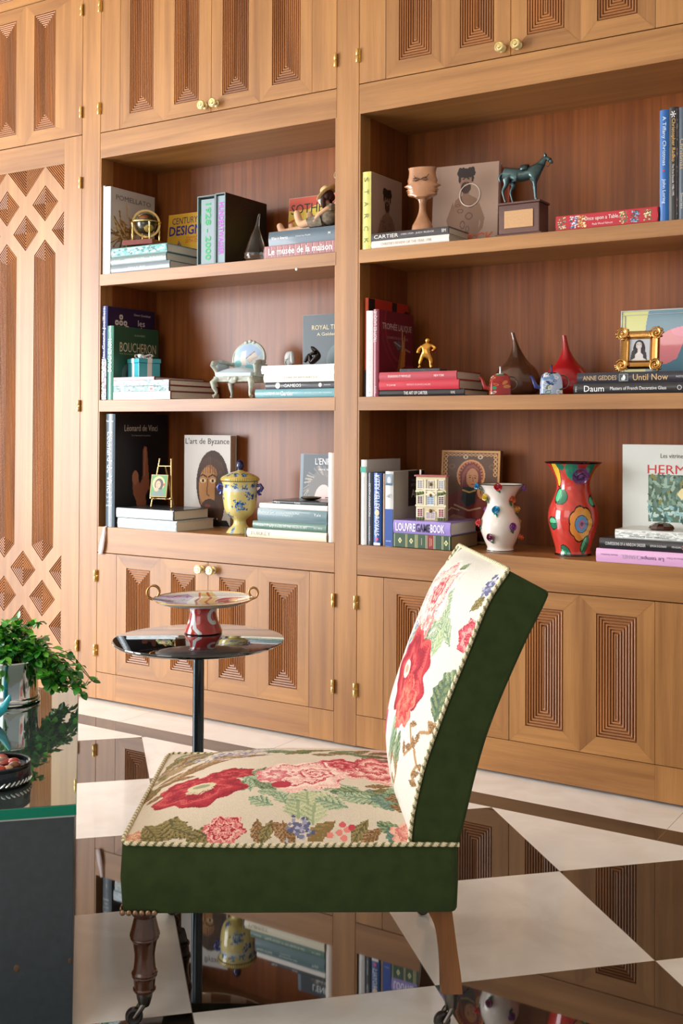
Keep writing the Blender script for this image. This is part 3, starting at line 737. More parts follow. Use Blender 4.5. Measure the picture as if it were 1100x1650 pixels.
b = book('green jewellery book with tall white capitals standing behind the turquoise box', .036, .29, .325, (70,132,112), (-3.5045+.019,.010,B_), face=cv, spine=[('BOUCHERON', .38, .82, .022, (228,240,232), False), ('a', .92, .96, .010, (228,240,232), False)])
ftext(b, 'ALAIN NÉRET', .036, .165, .292, .07, .010, (170,196,170)); ftext(b, 'BOUCHERON', .036, .155, .235, .235, .042, (214,206,176)); ftext(b, 'Four Generations of a World-Renowned Jeweler', .036, .155, .205, .235, .009, (180,184,150))
MAR = (116,40,44)
sx = -3.446
def marbook(label, T, z, L, c, x=sx, spine=None, cvx=None, D=.33):
    b = book(label, T, D, L, MAR, (x,.012,z), lying=True)
    MB().box(.0005, L-.0005, -.0052, -.0046, .0005, T-.0005, 'x').build('dust_jacket_spine', cm(c, .3), b)
    if cvx: spineart(b, cvx, .001, L-.001, .001, T-.001, y=-.0056)
    for a in (spine or []): text(b, a[0], ((a[1]+a[2])/2*L, -.006, T/2), (1,0,0), (0,0,1), (a[2]-a[1])*L, a[3], a[4])
    return b
z = B_
marbook('cream backed maroon book at the bottom of the stack under the turquoise box', .034, z, .325, (236,232,226)); z += .0342
def speck(w_, h_, bg, cols, n, sx_=2.5, sy=1.3):
    c = Cv(w_, h_, bg)
    for k in range(n): c.ell(c.r.rand()*w_, c.r.rand()*h_, sx_, sy, cols[k % len(cols)])
    return c
marbook('second book up under the turquoise box, dark green spine with a pink blossom', .025, z, .318, (60,98,96), cvx=speck(110, 9, (96,140,140), [(50,80,84),(220,226,226),(130,170,170)], 90).ell(76, 4, 6, 4, (236,180,180)).ell(76,4,3,2,(190,60,70))); z += .0252
marbook('third book up under the turquoise box, silvery marbled spine', .024, z, .318, (170,186,190), cvx=speck(110, 9, (196,208,210), [(150,176,180),(240,244,244),(100,136,146)], 120), spine=[('Cartier', .70, .95, .011, (230,236,240))]); z += .0242
marbook('thin pink-backed maroon book on which the turquoise box stands', .014, z, .235, (206,124,140)); z += .0142
# gift box
gx = empty('gift_box', 'turquoise porcelain gift box with white ribbon bow', 'box', (-3.372,.120,z), (0,0,rad(-20)))
TQ = mat('turquoise_glaze', (70,176,190), .2, coat=.4); WR = mat('white_glaze', (238,234,230), .25, coat=.3)
S_ = .052
MB().box(-S_,S_,-S_,S_,0,.064).build('box_body', TQ, gx, bevel=.002)
MB().box(-S_-.003,S_+.003,-S_-.003,S_+.003,.0645,.084).build('lid', TQ, gx, bevel=.002)
m = MB(); q = S_+.0036; r_ = .011
m.box(-q,q,-r_,r_,.0843,.0855).box(-r_,r_,-q,q,.0843,.0855)
for s_ in (-1,1):
    m.box(s_*q-.0005,s_*q+.0005,-r_,r_,.064,.0848).box(-r_,r_,s_*q-.0005,s_*q+.0005,.064,.0848)
    m.box(s_*(S_+.0006)-.0005,s_*(S_+.0006)+.0005,-r_,r_,.0,.064).box(-r_,r_,s_*(S_+.0006)-.0005,s_*(S_+.0006)+.0005,.0,.064)
m.build('ribbon', WR, gx)
for a_, nm in ((35,'bow_loop'), (215,'bow_loop'), (125,'bow_loop'), (305,'bow_loop')):
    m = MB(); pts = []; a = rad(a_)
    for t in range(17):
        th = t/16*2*math.pi; rr2 = .022*(1-math.cos(th)); pts.append((rr2*math.cos(a), rr2*math.sin(a), .087+.010*math.sin(th)+.006*(1-math.cos(th))))
    v = []; px, py = -math.sin(a), math.cos(a)
    for p in pts: v += [(p[0]+px*.009, p[1]+py*.009, p[2]), (p[0]-px*.009, p[1]-py*.009, p[2])]
    m.add(v, [(2*i, 2*i+1, 2*i+3, 2*i+2) for i in range(16)]); o = m.build(nm, WR, gx, smooth=True); sd = o.modifiers.new('s', 'SOLIDIFY'); sd.thickness = .002
MB().sph((0,0,.092), (.010,.010,.007)).build('bow_knot', WR, gx, smooth=True)
# miniature armchair
def armchair():
    a = empty('miniature_armchair', 'miniature antique armchair in pale blue-grey with an oval painted back', 'armchair', (-2.838,.125,B_), (0,0,rad(12)))
    FR = mat('grey_green_paint', (182,188,176), .35, coat=.3, var=.2, vscale=60); SIL = mat('pale_silk', (200,216,224), .55, sheen=.2)
    # cabriole legs
    for sx_ in (-1,1):
        for sy in (-1,1):
            x, y = sx_*.075, sy*.062-(.01 if sy < 0 else -.01); k = 1 if sy < 0 else .6
            m = MB(); m.tube([(x,y,.082),(x+sx_*.012,y+sy*.012,.066),(x+sx_*.009,y+sy*.009,.046),(x+sx_*.001,y+sy*.001,.026),(x+sx_*.004,y+sy*.006,.014),(x+sx_*.012*k,y+sy*.012*k,.0095)], [.012,.014,.010,.0065,.006,.008], 12)
            m.build('leg', FR, a, smooth=True)
    m = MB(); m.box(-.088,.088,-.078,.078,.070,.092); m.sph((0,-.079,.076), (.02,.008,.014)); m.sph((-.014,-.082,.082), (.009,.006,.009)); m.sph((.014,-.082,.082), (.009,.006,.009)); m.build('seat_rail', FR, a, smooth=True, bevel=.006)
    n = 14; v = []
    for j in range(n+1):
        for i in range(n+1):
            u_, w_ = i/n*2-1, j/n*2-1; h = .022*(1-abs(u_)**3)*(1-abs(w_)**3); v.append((u_*.082, w_*.076, .109+h))
    for j in (0, n):
        pass
    m = MB(); m.box(-.082,.082,-.076,.076,.090,.1095); m.add(v, [(j*(n+1)+i, j*(n+1)+i+1, (j+1)*(n+1)+i+1, (j+1)*(n+1)+i) for j in range(n) for i in range(n)]); m.build('seat_cushion', SIL, a, smooth=True, bevel=.004)
    # oval back
    cz, rx_, rz_ = .172, .072, .072; lean = rad(-12)
    m = MB(); m.tube([(rx_*math.cos(t/36*6.283), 0, rz_*math.sin(t/36*6.283)) for t in range(36)], .0065, 10, closed=True)
    for x in (-.018,0,.018): m.sph((x, -.004, rz_+.004-(abs(x)*.3)), (.010,.007,.008))
    m.build('back_frame', FR, a, smooth=True, loc=(0,.078,cz), rot=(lean,0,0))
    cv = Cv(70, 70, (186,206,216)); cv.ell(35, 50, 30, 16, (170,194,222)).poly([(18,20),(18,50),(30,52),(32,20)], (226,220,216)).poly([(32,34),(50,50),(60,36),(44,22)], (214,206,198))
    for k in range(8): cv.line([(34+k*3, 32+k), (42+k*2.2, 24+k*1.5)], .9, (150,140,130))
    cv.line([(32,34),(50,50)], 1.6, (150,110,84)).ell(12, 22, 9, 8, (120,190,196)).ell(40, 14, 12, 7, (120,186,196)).ell(24, 12, 9, 6, (196,214,216))
    def P(u, v):
        x, z_ = (u*2-1), (v*2-1); X = x*np.sqrt(1-z_**2/2); Z = z_*np.sqrt(1-x**2/2); return X*rx_*.97, -.004-.012*(1-X*X)*(1-Z*Z), Z*rz_*.97
    paint_mesh('back_picture', cv, P, painted('silk_print', .5), a, loc=(0,.078,cz), rot=(lean,0,0))
    MB().sph((0,.006,0), (rx_*.95,.010,rz_*.95), 24, 14).build('back_cushion', SIL, a, smooth=True, loc=(0,.078,cz), rot=(lean,0,0))
    for s_ in (-1,1):
        m = MB(); m.tube([(s_*.070,.070,.148),(s_*.088,.03,.154),(s_*.096,-.03,.152),(s_*.098,-.058,.148),(s_*.097,-.068,.138),(s_*.094,-.060,.130),(s_*.090,-.048,.114),(s_*.084,-.05,.094)], [.008,.009,.010,.011,.011,.009,.008,.009], 12); m.build('arm', FR, a, smooth=True)
        m = MB(); m.box(s_*.089-.005,s_*.089+.005,-.045,.06,.092,.146); m.sph((s_*.094,-.002,.154), (.010,.042,.010)); m.build('arm_pad', SIL, a, smooth=True, bevel=.003)
    return a
armchair()
# stack
z = B_
b = book('teal book with white script title, lowest of the stack right of the miniature armchair', .034, .195, .376, (92,148,158), (-2.6765,.010,z), lying=True, spine=[('LE TEMPS DE', .14, .32, .010, (232,240,240)), ('Cartier', .335, .50, .017, (240,246,246)), ('GRANDS JOAILLIERS PARISIENS', .64, .97, .005, (220,234,234))]); z += .0342
b = book('black book about cameos, second from the bottom beside the miniature armchair', .027, .195, .326, (40,42,52), (-2.627,.012,z), lying=True, spine=[('CAMEOS', .28, .53, .012, (236,236,240)), ('Sotheby', .86, .95, .006, (220,220,224))])
m = MB(); m.lathe([(0,0),(.012,0),(.011,.001),(0,.0012)], 24); m.build('emblem', cm((236,236,236), .4), b, loc=(.062,-.0045,.0135), rot=(rad(90),0,0)); m = MB(); m.lathe([(0,0),(.008,0),(.007,.001),(0,.0012)], 20); m.build('emblem', cm((236,236,236), .4), b, loc=(.262,-.0045,.0135), rot=(rad(90),0,0)); z += .0272
b = book('white book with faint gold capitals, third up beside the miniature armchair', .034, .195, .332, (232,228,218), (-2.634,.010,z), lying=True, spine=[('PLATINUM BY CARTIER', .24, .78, .011, (190,184,170)), ('TRIUMPHS OF THE JEWELERS ART', .30, .70, .005, (160,154,146))]); z += .0342
b = book('plain white book on top of the stack, below the crystal and dark figurines', .032, .195, .344, (238,238,234), (-2.646,.010,z), lying=True); z += .0322
cr_ = mat('frosted_crystal', (232,236,238), .25, trans=.55, ior=1.5)
o = empty('crystal_figurine', 'frosted crystal figurine of a crouching form, left one on the white book', 'figurine', (-2.556,.075,z+.001))
skin('body', [(0,0,.012,.018,.012),(-.004,0,.030,.017),(.004,0,.046,.013),(.012,0,.056,.010),(.014,-.004,.030,.010),(.018,-.004,.008,.009),(-.018,0,.010,.012)], [(0,1),(1,2),(2,3),(3,4),(4,5),(0,6)], cr_, o, 2)
MB().sph((-.004,0,.030), (.020,.014,.029), 14, 10).build('crystal_block', cr_, o, smooth=True)
o = empty('bronze_figurine', 'dark bronze figurine of a seated nude bowing over its knees', 'figurine', (-2.425,.070,z))
skin('body', [(0,0,.010,.014),(.004,0,.030,.013),(-.002,0,.048,.012),(-.012,-.002,.056,.006),(-.018,-.004,.052,.010),(-.020,0,.012,.010),(-.024,-.003,.036,.008),(-.040,-.006,.009,.006),(.010,-.01,.044,.006),(-.016,-.014,.032,.005)], [(0,1),(1,2),(2,3),(3,4),(0,5),(5,6),(6,7),(2,8),(8,9)], mat('dark_bronze', (34,28,26), .25, metal=.7), o, 2, scale=1.25)
cv = Cv(90, 110, (52,66,72)); cv.ell(70, 50, 30, 24, (96,116,120), al=.6)
for k in range(150): cv.ell(cv.r.rand()*90, cv.r.rand()*44, 1.5, 1.3, [(170,190,196),(120,146,150),(220,228,230),(60,90,80)][k % 4])
cv.poly([(46,30),(46,46),(88,48),(88,30)], (120,150,170))
b = book('slate blue royal treasures book standing behind the dark figurine', .030, .26, .345, (56,68,72), (-2.592,.250,B_), rz=rad(-90), face=cv)
ftext(b, 'ROYAL TREASURES', .030, .158, .292, .225, .019, (222,206,160)); ftext(b, 'A Golden Jubilee', .030, .150, .262, .16, .017, (226,216,180))
# ---- lower left: counter
cv = Cv(100, 140, (24,26,30))
HC = (172,106,78)
cv.poly([(42,14),(60,16),(58,36),(66,44),(60,98),(55,100),(52,94),(52,62),(46,52),(42,66),(36,68),(32,60),(34,40),(40,30)], HC).ell(38, 60, 6, 9, (190,124,94)).line([(55,62),(57,96)], 3, (196,132,100)).line([(46,52),(52,60)], 1.4, (70,36,24)).line([(58,36),(64,44)], 1.2, (80,44,30))
b = book('very tall black art book with a pointing hand on its cover, left end of counter', .052, .34, .493, (62,78,90), (-3.487,.008,C_), face=cv, spine=[('Léonard de Vinci', .30, .84, .030, (232,238,240)), ('TASCHEN', .05, .09, .006, (220,226,230))])
text(b, 'Frank Zöllner', (.026,-.0046,.462), (1,0,0), (0,0,1), .042, .009, (226,232,236)); text(b, 'Tout l\'œuvre', (.024,-.0046,.130), (1,0,0), (0,0,1), .036, .008, (226,232,236)); text(b, 'peint', (.024,-.0046,.112), (1,0,0), (0,0,1), .02, .008, (226,232,236)); text(b, 'graphique', (.024,-.0046,.094), (1,0,0), (0,0,1), .034, .009, (226,232,236))
ftext(b, 'Léonard de Vinci', .052, .165, .432, .215, .028, (216,206,190)); ftext(b, 'Tout l\'œuvre peint et graphique', .052, .165, .398, .125, .009, (190,180,170))
cvl = speck(110, 14, (150,166,172), [(196,206,210),(170,190,198),(150,170,160),(206,176,160)], 160, 3, 1.2)
b = book('large pale marbled book at the bottom of the pair under the small easel', .043, .235, .345, (196,204,208), (-3.412,.006,C_), lying=True, rz=rad(-2)); spineart(b, cvl, .002, .343, .003, .040)
cvl = speck(110, 14, (160,174,182), [(200,210,214),(180,196,204),(160,190,196)], 140, 5, 1.0)
b = book('large silvery jacketed book on which the small brass easel stands', .043, .225, .330, (70,74,78), (-3.422,.008,C_+.0434), lying=True, rz=rad(-1)); spineart(b, cvl, .002, .328, .003, .041)
ZE = C_+.0864
# byzance
cv = Cv(90, 120, (214,208,202)); rrn = random.Random(5)
cv.ell(56, 56, 32, 44, (58,34,20)).poly([(30,10),(84,8),(90,0),(20,0)], (30,24,22)).ell(50, 48, 21, 33, (150,98,54)).ell(46, 52, 17, 26, (178,124,72)).ell(70, 40, 10, 34, (78,50,30)).ell(50, 20, 18, 16, (66,40,22)).ell(46, 27, 6, 2, (120,50,36)).line([(46,62),(45,42),(49,40)], 2, (104,62,32))
for x in (37,56): cv.ell(x, 60, 6, 3, (222,190,140)).ell(x, 60, 2.5, 2.5, (20,12,8)).line([(x-8,65),(x,68),(x+7,65)], 2, (54,30,16))
for k in range(12): cv.line([(34+k*3.4, 92-abs(k-5)*1.2), (28+k*4.6, 70)], 1, (96,62,36))
b = book('grey art book with a bearded saint face, standing behind the small easel', .062, .228, .402, (214,208,204), (-3.262,.312,C_), rz=rad(-78), face=cv)
ftext(b, "L'art de Byzance", .062, .114, .372, .215, .034, (48,44,44))
# easel
e = empty('display_easel', 'tiny brass easel on the silvery book, holding a small icon', 'easel', (-3.235,.085,ZE+.003), (0,0,rad(8)))
for s_ in (-1,1): 
    m = MB(); m.tube([(s_*.052,0,.0),(s_*.052,0,.006),(s_*.030,.030,.205)], [.0028,.0034,.003], 10); m.sph((s_*.0298,.0302,.208), .0045, 10, 8); m.sph((s_*.052,0,.004), .0045, 10, 8); m.build('leg', BRASS, e, smooth=True)
m = MB(); m.tube([(0,.028,.180),(0,.095,.003)], .003, 10); m.build('rear_leg', BRASS, e, smooth=True)
m = MB(); m.tube([(-.033,.026,.178),(.033,.026,.178)], .003, 10); m.build('crossbar', BRASS, e, smooth=True)
m = MB(); m.tube([(-.052,-.002,.038),(.052,-.002,.038)], .003, 10)
for s_ in (-1,1): m.tube([(s_*.03,.0,.038),(s_*.03,-.014,.036),(s_*.03,-.016,.044)], .0026, 8); m.sph((s_*.05,-.004,.040), (.008,.006,.006), 10, 8)
m.build('picture_rest', BRASS, e, smooth=True)
cv = Cv(60, 72, (70,140,76)); cv.ell(28, 44, 22, 23, (226,200,130)).ell(30, 40, 16, 20, (62,44,44)).ell(27, 40, 9, 13, (212,166,130)).poly([(6,0),(10,16),(22,26),(40,24),(54,10),(56,0)], (96,120,108)).ell(22, 24, 8, 6, (206,160,124)).line([(24,42),(23,36)], 1.4, (140,90,60)).ell(23, 43, 1.6, 1.2, (30,20,16)).ell(31, 43, 1.6, 1.2, (30,20,16)).ell(26, 32, 2.4, 1, (170,60,50)).ell(49, 40, 3, 5, (200,60,50)).rect(0,0,60,2,(190,150,70)).rect(0,70,60,72,(190,150,70)).rect(0,0,2,72,(190,150,70)).rect(58,0,60,72,(190,150,70))
ic = empty('small_icon', 'small icon with a veiled head and yellow halo resting on the brass easel', 'icon', (-3.238,.066,ZE+.0485), (rad(-9),0,rad(8)))
MB().box(-.043,.043,0,.006,0,.098,'z').build('panel', cm((120,84,50), .6), ic); paint_mesh('painting', cv, lambda u, v: (-.042+u*.084, -.0004+u*0, .001+v*.096), painted('icon_paint', .3, coat=.4), ic, smooth=False)
# jar
j = empty('lidded_jar', 'yellow and blue footed porcelain jar with domed lid and blue finial', 'jar', (-2.828,.110,C_))
prof = smoothprof([(.001,.0),(.053,.0),(.054,.006),(.046,.018),(.030,.034),(.026,.048),(.030,.058),(.052,.076),(.064,.100),(.069,.130),(.072,.160),(.070,.190),(.074,.205),(.076,.214)], 5)
YEL = (206,190,118); BL = [(36,84,150),(70,124,180),(30,60,120),(120,160,190),(214,196,110)]
cv = Cv(200, 130, YEL); rj = random.Random(11)
def bouquet(cv, x, y, s_, n):
    for k in range(int(n*2.6)):
        a = rj.uniform(0, 6.28); d_ = abs(rj.gauss(0, s_)); cv.ell(x+d_*math.cos(a), y+d_*math.sin(a)*.8, rj.uniform(.8,2.8), rj.uniform(.8,2.3), rj.choice(BL), rot=rj.uniform(0, 180))
for x, y, s_, n in ((30,84,7,60),(70,70,5,30),(105,84,8,70),(140,66,5,30),(170,86,7,60),(52,104,5,26),(88,106,5,24),(126,106,5,24),(190,104,5,24),(12,104,5,24),(20,14,6,30),(70,12,6,30),(120,14,6,30),(168,12,6,30),(45,32,4,16),(100,34,4,16),(150,32,4,16)): bouquet(cv, x, y, s_, n)
cv.rect(0, 112, 200, 119, (190,200,206), al=.7); 
for x in range(0, 200, 18): bouquet(cv, x, 121, 3, 12)
lathe_paint('body', prof, cv, GLAZE, j)
cv = Cv(160, 40, (206,184,100)); 
for x in range(0, 160, 3): cv.ell(x+1.5, 5, 1, 2.5, (150,122,50))
for x in range(0, 160, 16): bouquet(cv, x, 19, 4, 14)
cv.rect(0, 0, 160, 2, (60,70,110))
lathe_paint('lid', smoothprof([(.074,.2145),(.080,.218),(.081,.226),(.070,.236),(.044,.248),(.018,.256),(.010,.260),(.009,.264)], 4), cv, GLAZE, j)
MB().lathe(smoothprof([(.0,.258),(.010,.260),(.012,.266),(.017,.276),(.014,.292),(.004,.302),(0,.304)], 4), 24).build('finial', mat('cobalt_glaze', (22,26,74), .12, coat=.6), j, smooth=True)
for s_ in (-1,1): 
    m = MB(); m.tube([(s_*.072,0,.196),(s_*.088,0,.200),(s_*.096,0,.188),(s_*.088,0,.176),(s_*.078,0,.172),(s_*.084,0,.160),(s_*.092,0,.162)], [.007,.007,.008,.008,.007,.006,.004], 10); m.build('handle', mat('cobalt_handle', (30,40,120), .12, coat=.6), j, smooth=True, rot=(0,0,rad(20)))
# stack at the right of the counter
z = C_
b = book('cream boxed book lying lowest beside the yellow and blue jar', .034, .165, .386, (222,214,190), (-2.717,.006,z), lying=True, spine=[('TURKEY', .06, .32, .014, (170,156,120))]); MB().box(-.0005,.004,-.006,.160,-.0,.0345,'x').build('box_edge', cm((86,96,80), .5), b); z += .0347
b = book('green book with an ornate white title, second up beside the yellow and blue jar', .030, .160, .352, (84,118,106), (-2.686,.012,z), lying=True, spine=[('Mary', .21, .30, .014, (236,238,230)), ('IMAGES OF THE VIRGIN IN ART', .315, .75, .009, (226,232,222)), ('WHEELER', .05, .16, .006, (226,232,222)), ('M.C. PRESS', .84, .95, .006, (226,232,222))]); z += .0302
b = book('thick blue-green book in the middle of the stack beside the jar', .052, .160, .330, (72,104,110), (-2.662,.012,z), lying=True, spine=[('Mother of God', .03, .25, .010, (220,228,228), True, .72), ('Representing the Virgin', .36, .62, .008, (220,228,228), True, .72), ('A History of', .37, .52, .007, (220,228,228), True, .52), ('Yale', .82, .92, .011, (220,228,228), True, .70)]); z += .0522
b = book('thin plain white book, second from the top beside the jar', .020, .160, .323, (232,226,220), (-2.655,.014,z), lying=True); z += .0202
b = book('thin black book on top of the stack beside the jar', .014, .158, .256, (40,46,54), (-2.590,.014,z), lying=True, spine=[('Marie', .04, .14, .007, (230,230,230)), ('Icones', .42, .52, .008, (230,230,230))]); z += .0142
o = empty('bronze_dish', 'little flat dark bronze dish on the thin black book', 'dish', (-2.460,.09,z+.001))
MB().lathe(smoothprof([(0,.0),(.022,.0),(.038,.006),(.041,.010),(.036,.011),(.018,.0085),(0,.0075)], 4), 32).build('bowl', mat('old_bronze', (92,74,48), .35, metal=.8), o, smooth=True)
cv = Cv(90, 120, (52,64,72)); cv.ell(48, 62, 34, 34, (96,92,88)); 
for k in range(60):
    a = random.Random(k).uniform(0, 6.28); cv.line([(44+26*math.cos(a), 66+24*math.sin(a)), (44+36*math.cos(a+.3), 68+34*math.sin(a+.3))], 2.2, [(110,104,98),(70,74,78),(150,140,128)][k % 3])
cv.ell(50, 48, 20, 27, (214,186,180)).ell(42, 56, 4, 1.4, (90,64,60)).ell(58, 56, 4, 1.4, (90,64,60)).ell(50, 32, 5, 2, (180,96,92)).line([(50,54),(48,42),(52,41)], 1.4, (184,146,138)).ell(40, 40, 6, 5, (224,176,168)).rect(0,0,6,120,(110,126,138))
b = book('dark blue book with a curly-haired child face leaning behind the cream stack', .024, .21, .33, (70,84,96), (-2.590,.214,C_), rz=rad(-90), lean=rad(3), face=cv)
ftext(b, "L'ENFANT", .024, .138, .300, .13, .026, (240,240,240)); ftext(b, 'dans la', .024, .115, .268, .05, .009, (230,230,230))
book('slim white book standing upright against the middle upright, right of the stack', .026, .24, .342, (226,216,206), (-2.3285,.012,C_))
# ribbon hanging from the tall book
m = MB(); pr = [(-3.4765,.03,.7632),(-3.478,.004,.7634),(-3.480,-.006,.7575),(-3.482,-.0085,.73),(-3.487,-.010,.70),(-3.494,-.0105,.665),(-3.500,-.010,.640)]; v = []
for i, (x, y, z_) in enumerate(pr):
    w_ = [.004,.006,.007,.009,.013,.014,.011][i]; tw = [0,0,.2,.7,.3,.1,.0][i]
    v += [(x-w_*math.cos(tw), y-w_*math.sin(tw)*.5, z_+(0 if i < 2 else .002)), (x+w_*math.cos(tw), y+w_*math.sin(tw)*.3, z_)]
m.add(v, [(2*i, 2*i+1, 2*i+3, 2*i+2) for i in range(len(pr)-1)]); o = m.build('ribbon', cm((226,206,204), .5, sheen=.3), smooth=True); sd = o.modifiers.new('s', 'SOLIDIFY'); sd.thickness = .0012
tag(o, 'pale pink ribbon hanging over the counter edge at the far left', 'ribbon')
# ================================================================== right bay
# ---- upper shelf
cv = Cv(90, 110, (170,140,122))
def manpic(cv, cx, top, s_, tone=1.0):
    SK = (134,100,80); DK = (40,26,22)
    cv.poly([(cx-18*s_,top-96*s_),(cx-22*s_,top-60*s_),(cx-16*s_,top-42*s_),(cx-5*s_,top-36*s_),(cx+7*s_,top-36*s_),(cx+18*s_,top-42*s_),(cx+24*s_,top-62*s_),(cx+20*s_,top-96*s_)], SK)
    cv.poly([(cx-20*s_,top-44*s_),(cx-30*s_,top-70*s_),(cx-26*s_,top-84*s_),(cx-14*s_,top-96*s_),(cx-20*s_,top-80*s_),(cx-17*s_,top-60*s_)], SK).poly([(cx+20*s_,top-44*s_),(cx+31*s_,top-70*s_),(cx+28*s_,top-84*s_),(cx+18*s_,top-96*s_),(cx+24*s_,top-78*s_)], SK)
    cv.poly([(cx-5*s_,top-26*s_),(cx-5*s_,top-40*s_),(cx+6*s_,top-40*s_),(cx+6*s_,top-26*s_)], (136,102,84))
    cv.ell(cx, top-16*s_, 9.5*s_, 14*s_, (146,108,88)); cv.ell(cx, top-25*s_, 8*s_, 8.5*s_, (66,44,36)); cv.ell(cx, top-21.5*s_, 3*s_, 1.4*s_, (150,100,86))
    for k in range(16): cv.ell(cx-11*s_+k*1.5*s_, top-4*s_+4*s_*math.sin(k*1.9), 3.4*s_, 4.2*s_, DK)
    cv.ell(cx-10*s_, top-12*s_, 2*s_, 6*s_, DK).ell(cx+10.5*s_, top-12*s_, 2*s_, 6*s_, DK)
    for x in (-4,4): cv.ell(cx+x*s_, top-13*s_, 1.8*s_, 1*s_, (30,20,18)).line([(cx+(x-3)*s_, top-10*s_), (cx+(x+3)*s_, top-9.5*s_)], 1.2*s_, DK)
    cv.line([(cx, top-13*s_), (cx+.8*s_, top-18*s_)], 1.1*s_, (126,92,76))
    for a, b, c, d in ((-8,-58,5,3),(6,-66,6,5),(-4,-78,4,6),(9,-52,4,2.5),(4,-84,3,4),(-12,-50,4,2)): cv.ell(cx+a*s_, top+b*s_, c*s_, d*s_, (92,60,48), ring=.28)
manpic(cv, 46, 90, .92)
b = book('tall yellow-spined design book at the left end of the top right shelf', .038, .235, .292, (214,208,110), (-2.180,.010,A_), face=cv, spine=[], cover_c=(214,210,112))
for i, ch in enumerate('STARCK'): text(b, ch, (.019, -.0046, .262-.046*i), (0,0,-1), (1,0,0), .018, .018, (120,112,60))
z = A_
b = book('white auction yearbook lying under the dark one beside the yellow-spined book', .028, .165, .325, (226,222,214), (-2.140,.012,z), lying=True, spine=[("CHRISTIE'S REVIEW OF THE YEAR 1998", .13, .78, .010, (170,140,120))]); z += .0282
b = book('dark grey jewellery book on the white one beside the yellow-spined book', .028, .165, .322, (62,58,60), (-2.139,.011,z), lying=True, spine=[('CARTIER', .04, .36, .014, (232,226,220)), ('1900-1939 · JUDY RUDOE', .40, .82, .008, (220,212,204)), ('BM', .92, .97, .012, (220,216,210))])
ZC = z+.0282
# carved double face vase
mv = empty('face_vase', 'carved honey-coloured double-profile face vase with line-drawn eyes', 'vase', (-1.951,.060,ZC+.0005), (0,0,rad(14)))
out = smoothprof([(.050,0),(.050,.006),(.046,.020),(.030,.040),(.018,.062),(.015,.080),(.018,.098),(.034,.116),(.052,.122),(.060,.130),(.063,.140),(.058,.146),(.066,.152),(.060,.160),(.069,.166),(.060,.178),(.078,.196),(.066,.206),(.060,.218),(.063,.235),(.058,.262),(.056,.300),(.060,.326)], 3)
out = [(x*.80, (z_*1.6 if z_ < .11 else .176+(z_-.11)*.73)*.70) for x, z_ in out]
seg = 44; vs = []
for i, (x, zz) in enumerate(out):
    zz /= .70; dp = .040 if zz > .176 else .040*max(.35, x/.05)
    t_ = min(1, max(0, (zz-.165)/.03)); dp = dp*(1-t_)+.036*t_
    for k in range(seg):
        a = 2*math.pi*k/seg; c_, s_ = math.cos(a), math.sin(a); ex = .75
        sm = float(np.interp(zz, [0,.1,.16,.19,.24,.34], [.04,.015,.02,.046,.056,.050])); rx = x if zz < .17 else sm+(x*1.12-sm)*abs(c_)**5
        vs.append((rx*math.copysign(abs(c_)**(1.0 if abs(c_) > .92 else 1.0), c_), dp*.8*math.copysign(abs(s_)**ex, s_), zz*.70))
n = len(out); fs = [(i*seg+k, i*seg+(k+1) % seg, (i+1)*seg+(k+1) % seg, (i+1)*seg+k) for i in range(n-1) for k in range(seg)]; fs.append(tuple(range(seg))[::-1])
HON = mat('polished_horn', (172,120,84), .22, coat=.5, var=.25, vscale=14)
MB().add(vs, fs).build('body', HON, mv, smooth=True)
MB().box(-.040,.040,-.020,.020,.2330,.2345).build('inner_rim', cm((60,34,22), .5), mv, smooth=True)
m = MB()
def dl(pts, r=.0012): m.tube([(x*.8, -.0322, (.176+(z_-.11)*.73)*.7) for x, z_ in pts], r, 6)
dl([(-.030,.262),(-.026,.250),(-.010,.240),(.000,.232),(.012,.244),(.030,.250),(.040,.268)]); dl([(-.006,.236),(-.020,.246),(-.034,.240),(-.036,.226),(-.022,.222),(-.010,.230),(-.006,.236)]); dl([(.004,.236),(.018,.246),(.032,.242),(.036,.230),(.024,.222),(.010,.228),(.004,.236)])
m.tube([(-.018+.005*math.cos(t), -.0322, .1865+.004*math.sin(t)) for t in [k*.63 for k in range(10)]], .001, 5, closed=True); m.tube([(.018+.005*math.cos(t), -.0322, .1865+.004*math.sin(t)) for t in [k*.63 for k in range(10)]], .001, 5, closed=True)
m.build('drawn_eyes', cm((70,36,26), .5), mv)
# big portrait book
cv = Cv(130, 150, (168,138,120)); manpic(cv, 66, 140, 1.25)
b = book('large portrait book leaning behind the dark bronze horse plinth and face vase', .034, .262, .325, (176,140,120), (-1.985,.222,A_), rz=rad(-84), lean=rad(4), face=cv, cover_c=(150,110,90))
ftext(b, 'STARCK', .034, .150, .040, .20, .038, (196,92,44), bold=.015)
m = MB(); m.tube([(.0362+0*t, .150+.040*math.cos(t), .205+.043*math.sin(t)) for t in [k*.1848 for k in range(34)]], .0019, 8, closed=True); m.build('cover_ring', cm((240,226,210), .3), b, smooth=True)
book('orange book standing behind the right edge of the large portrait book', .020, .25, .315, (176,74,36), (-1.955,.268,A_), rz=rad(-84), lean=rad(4))
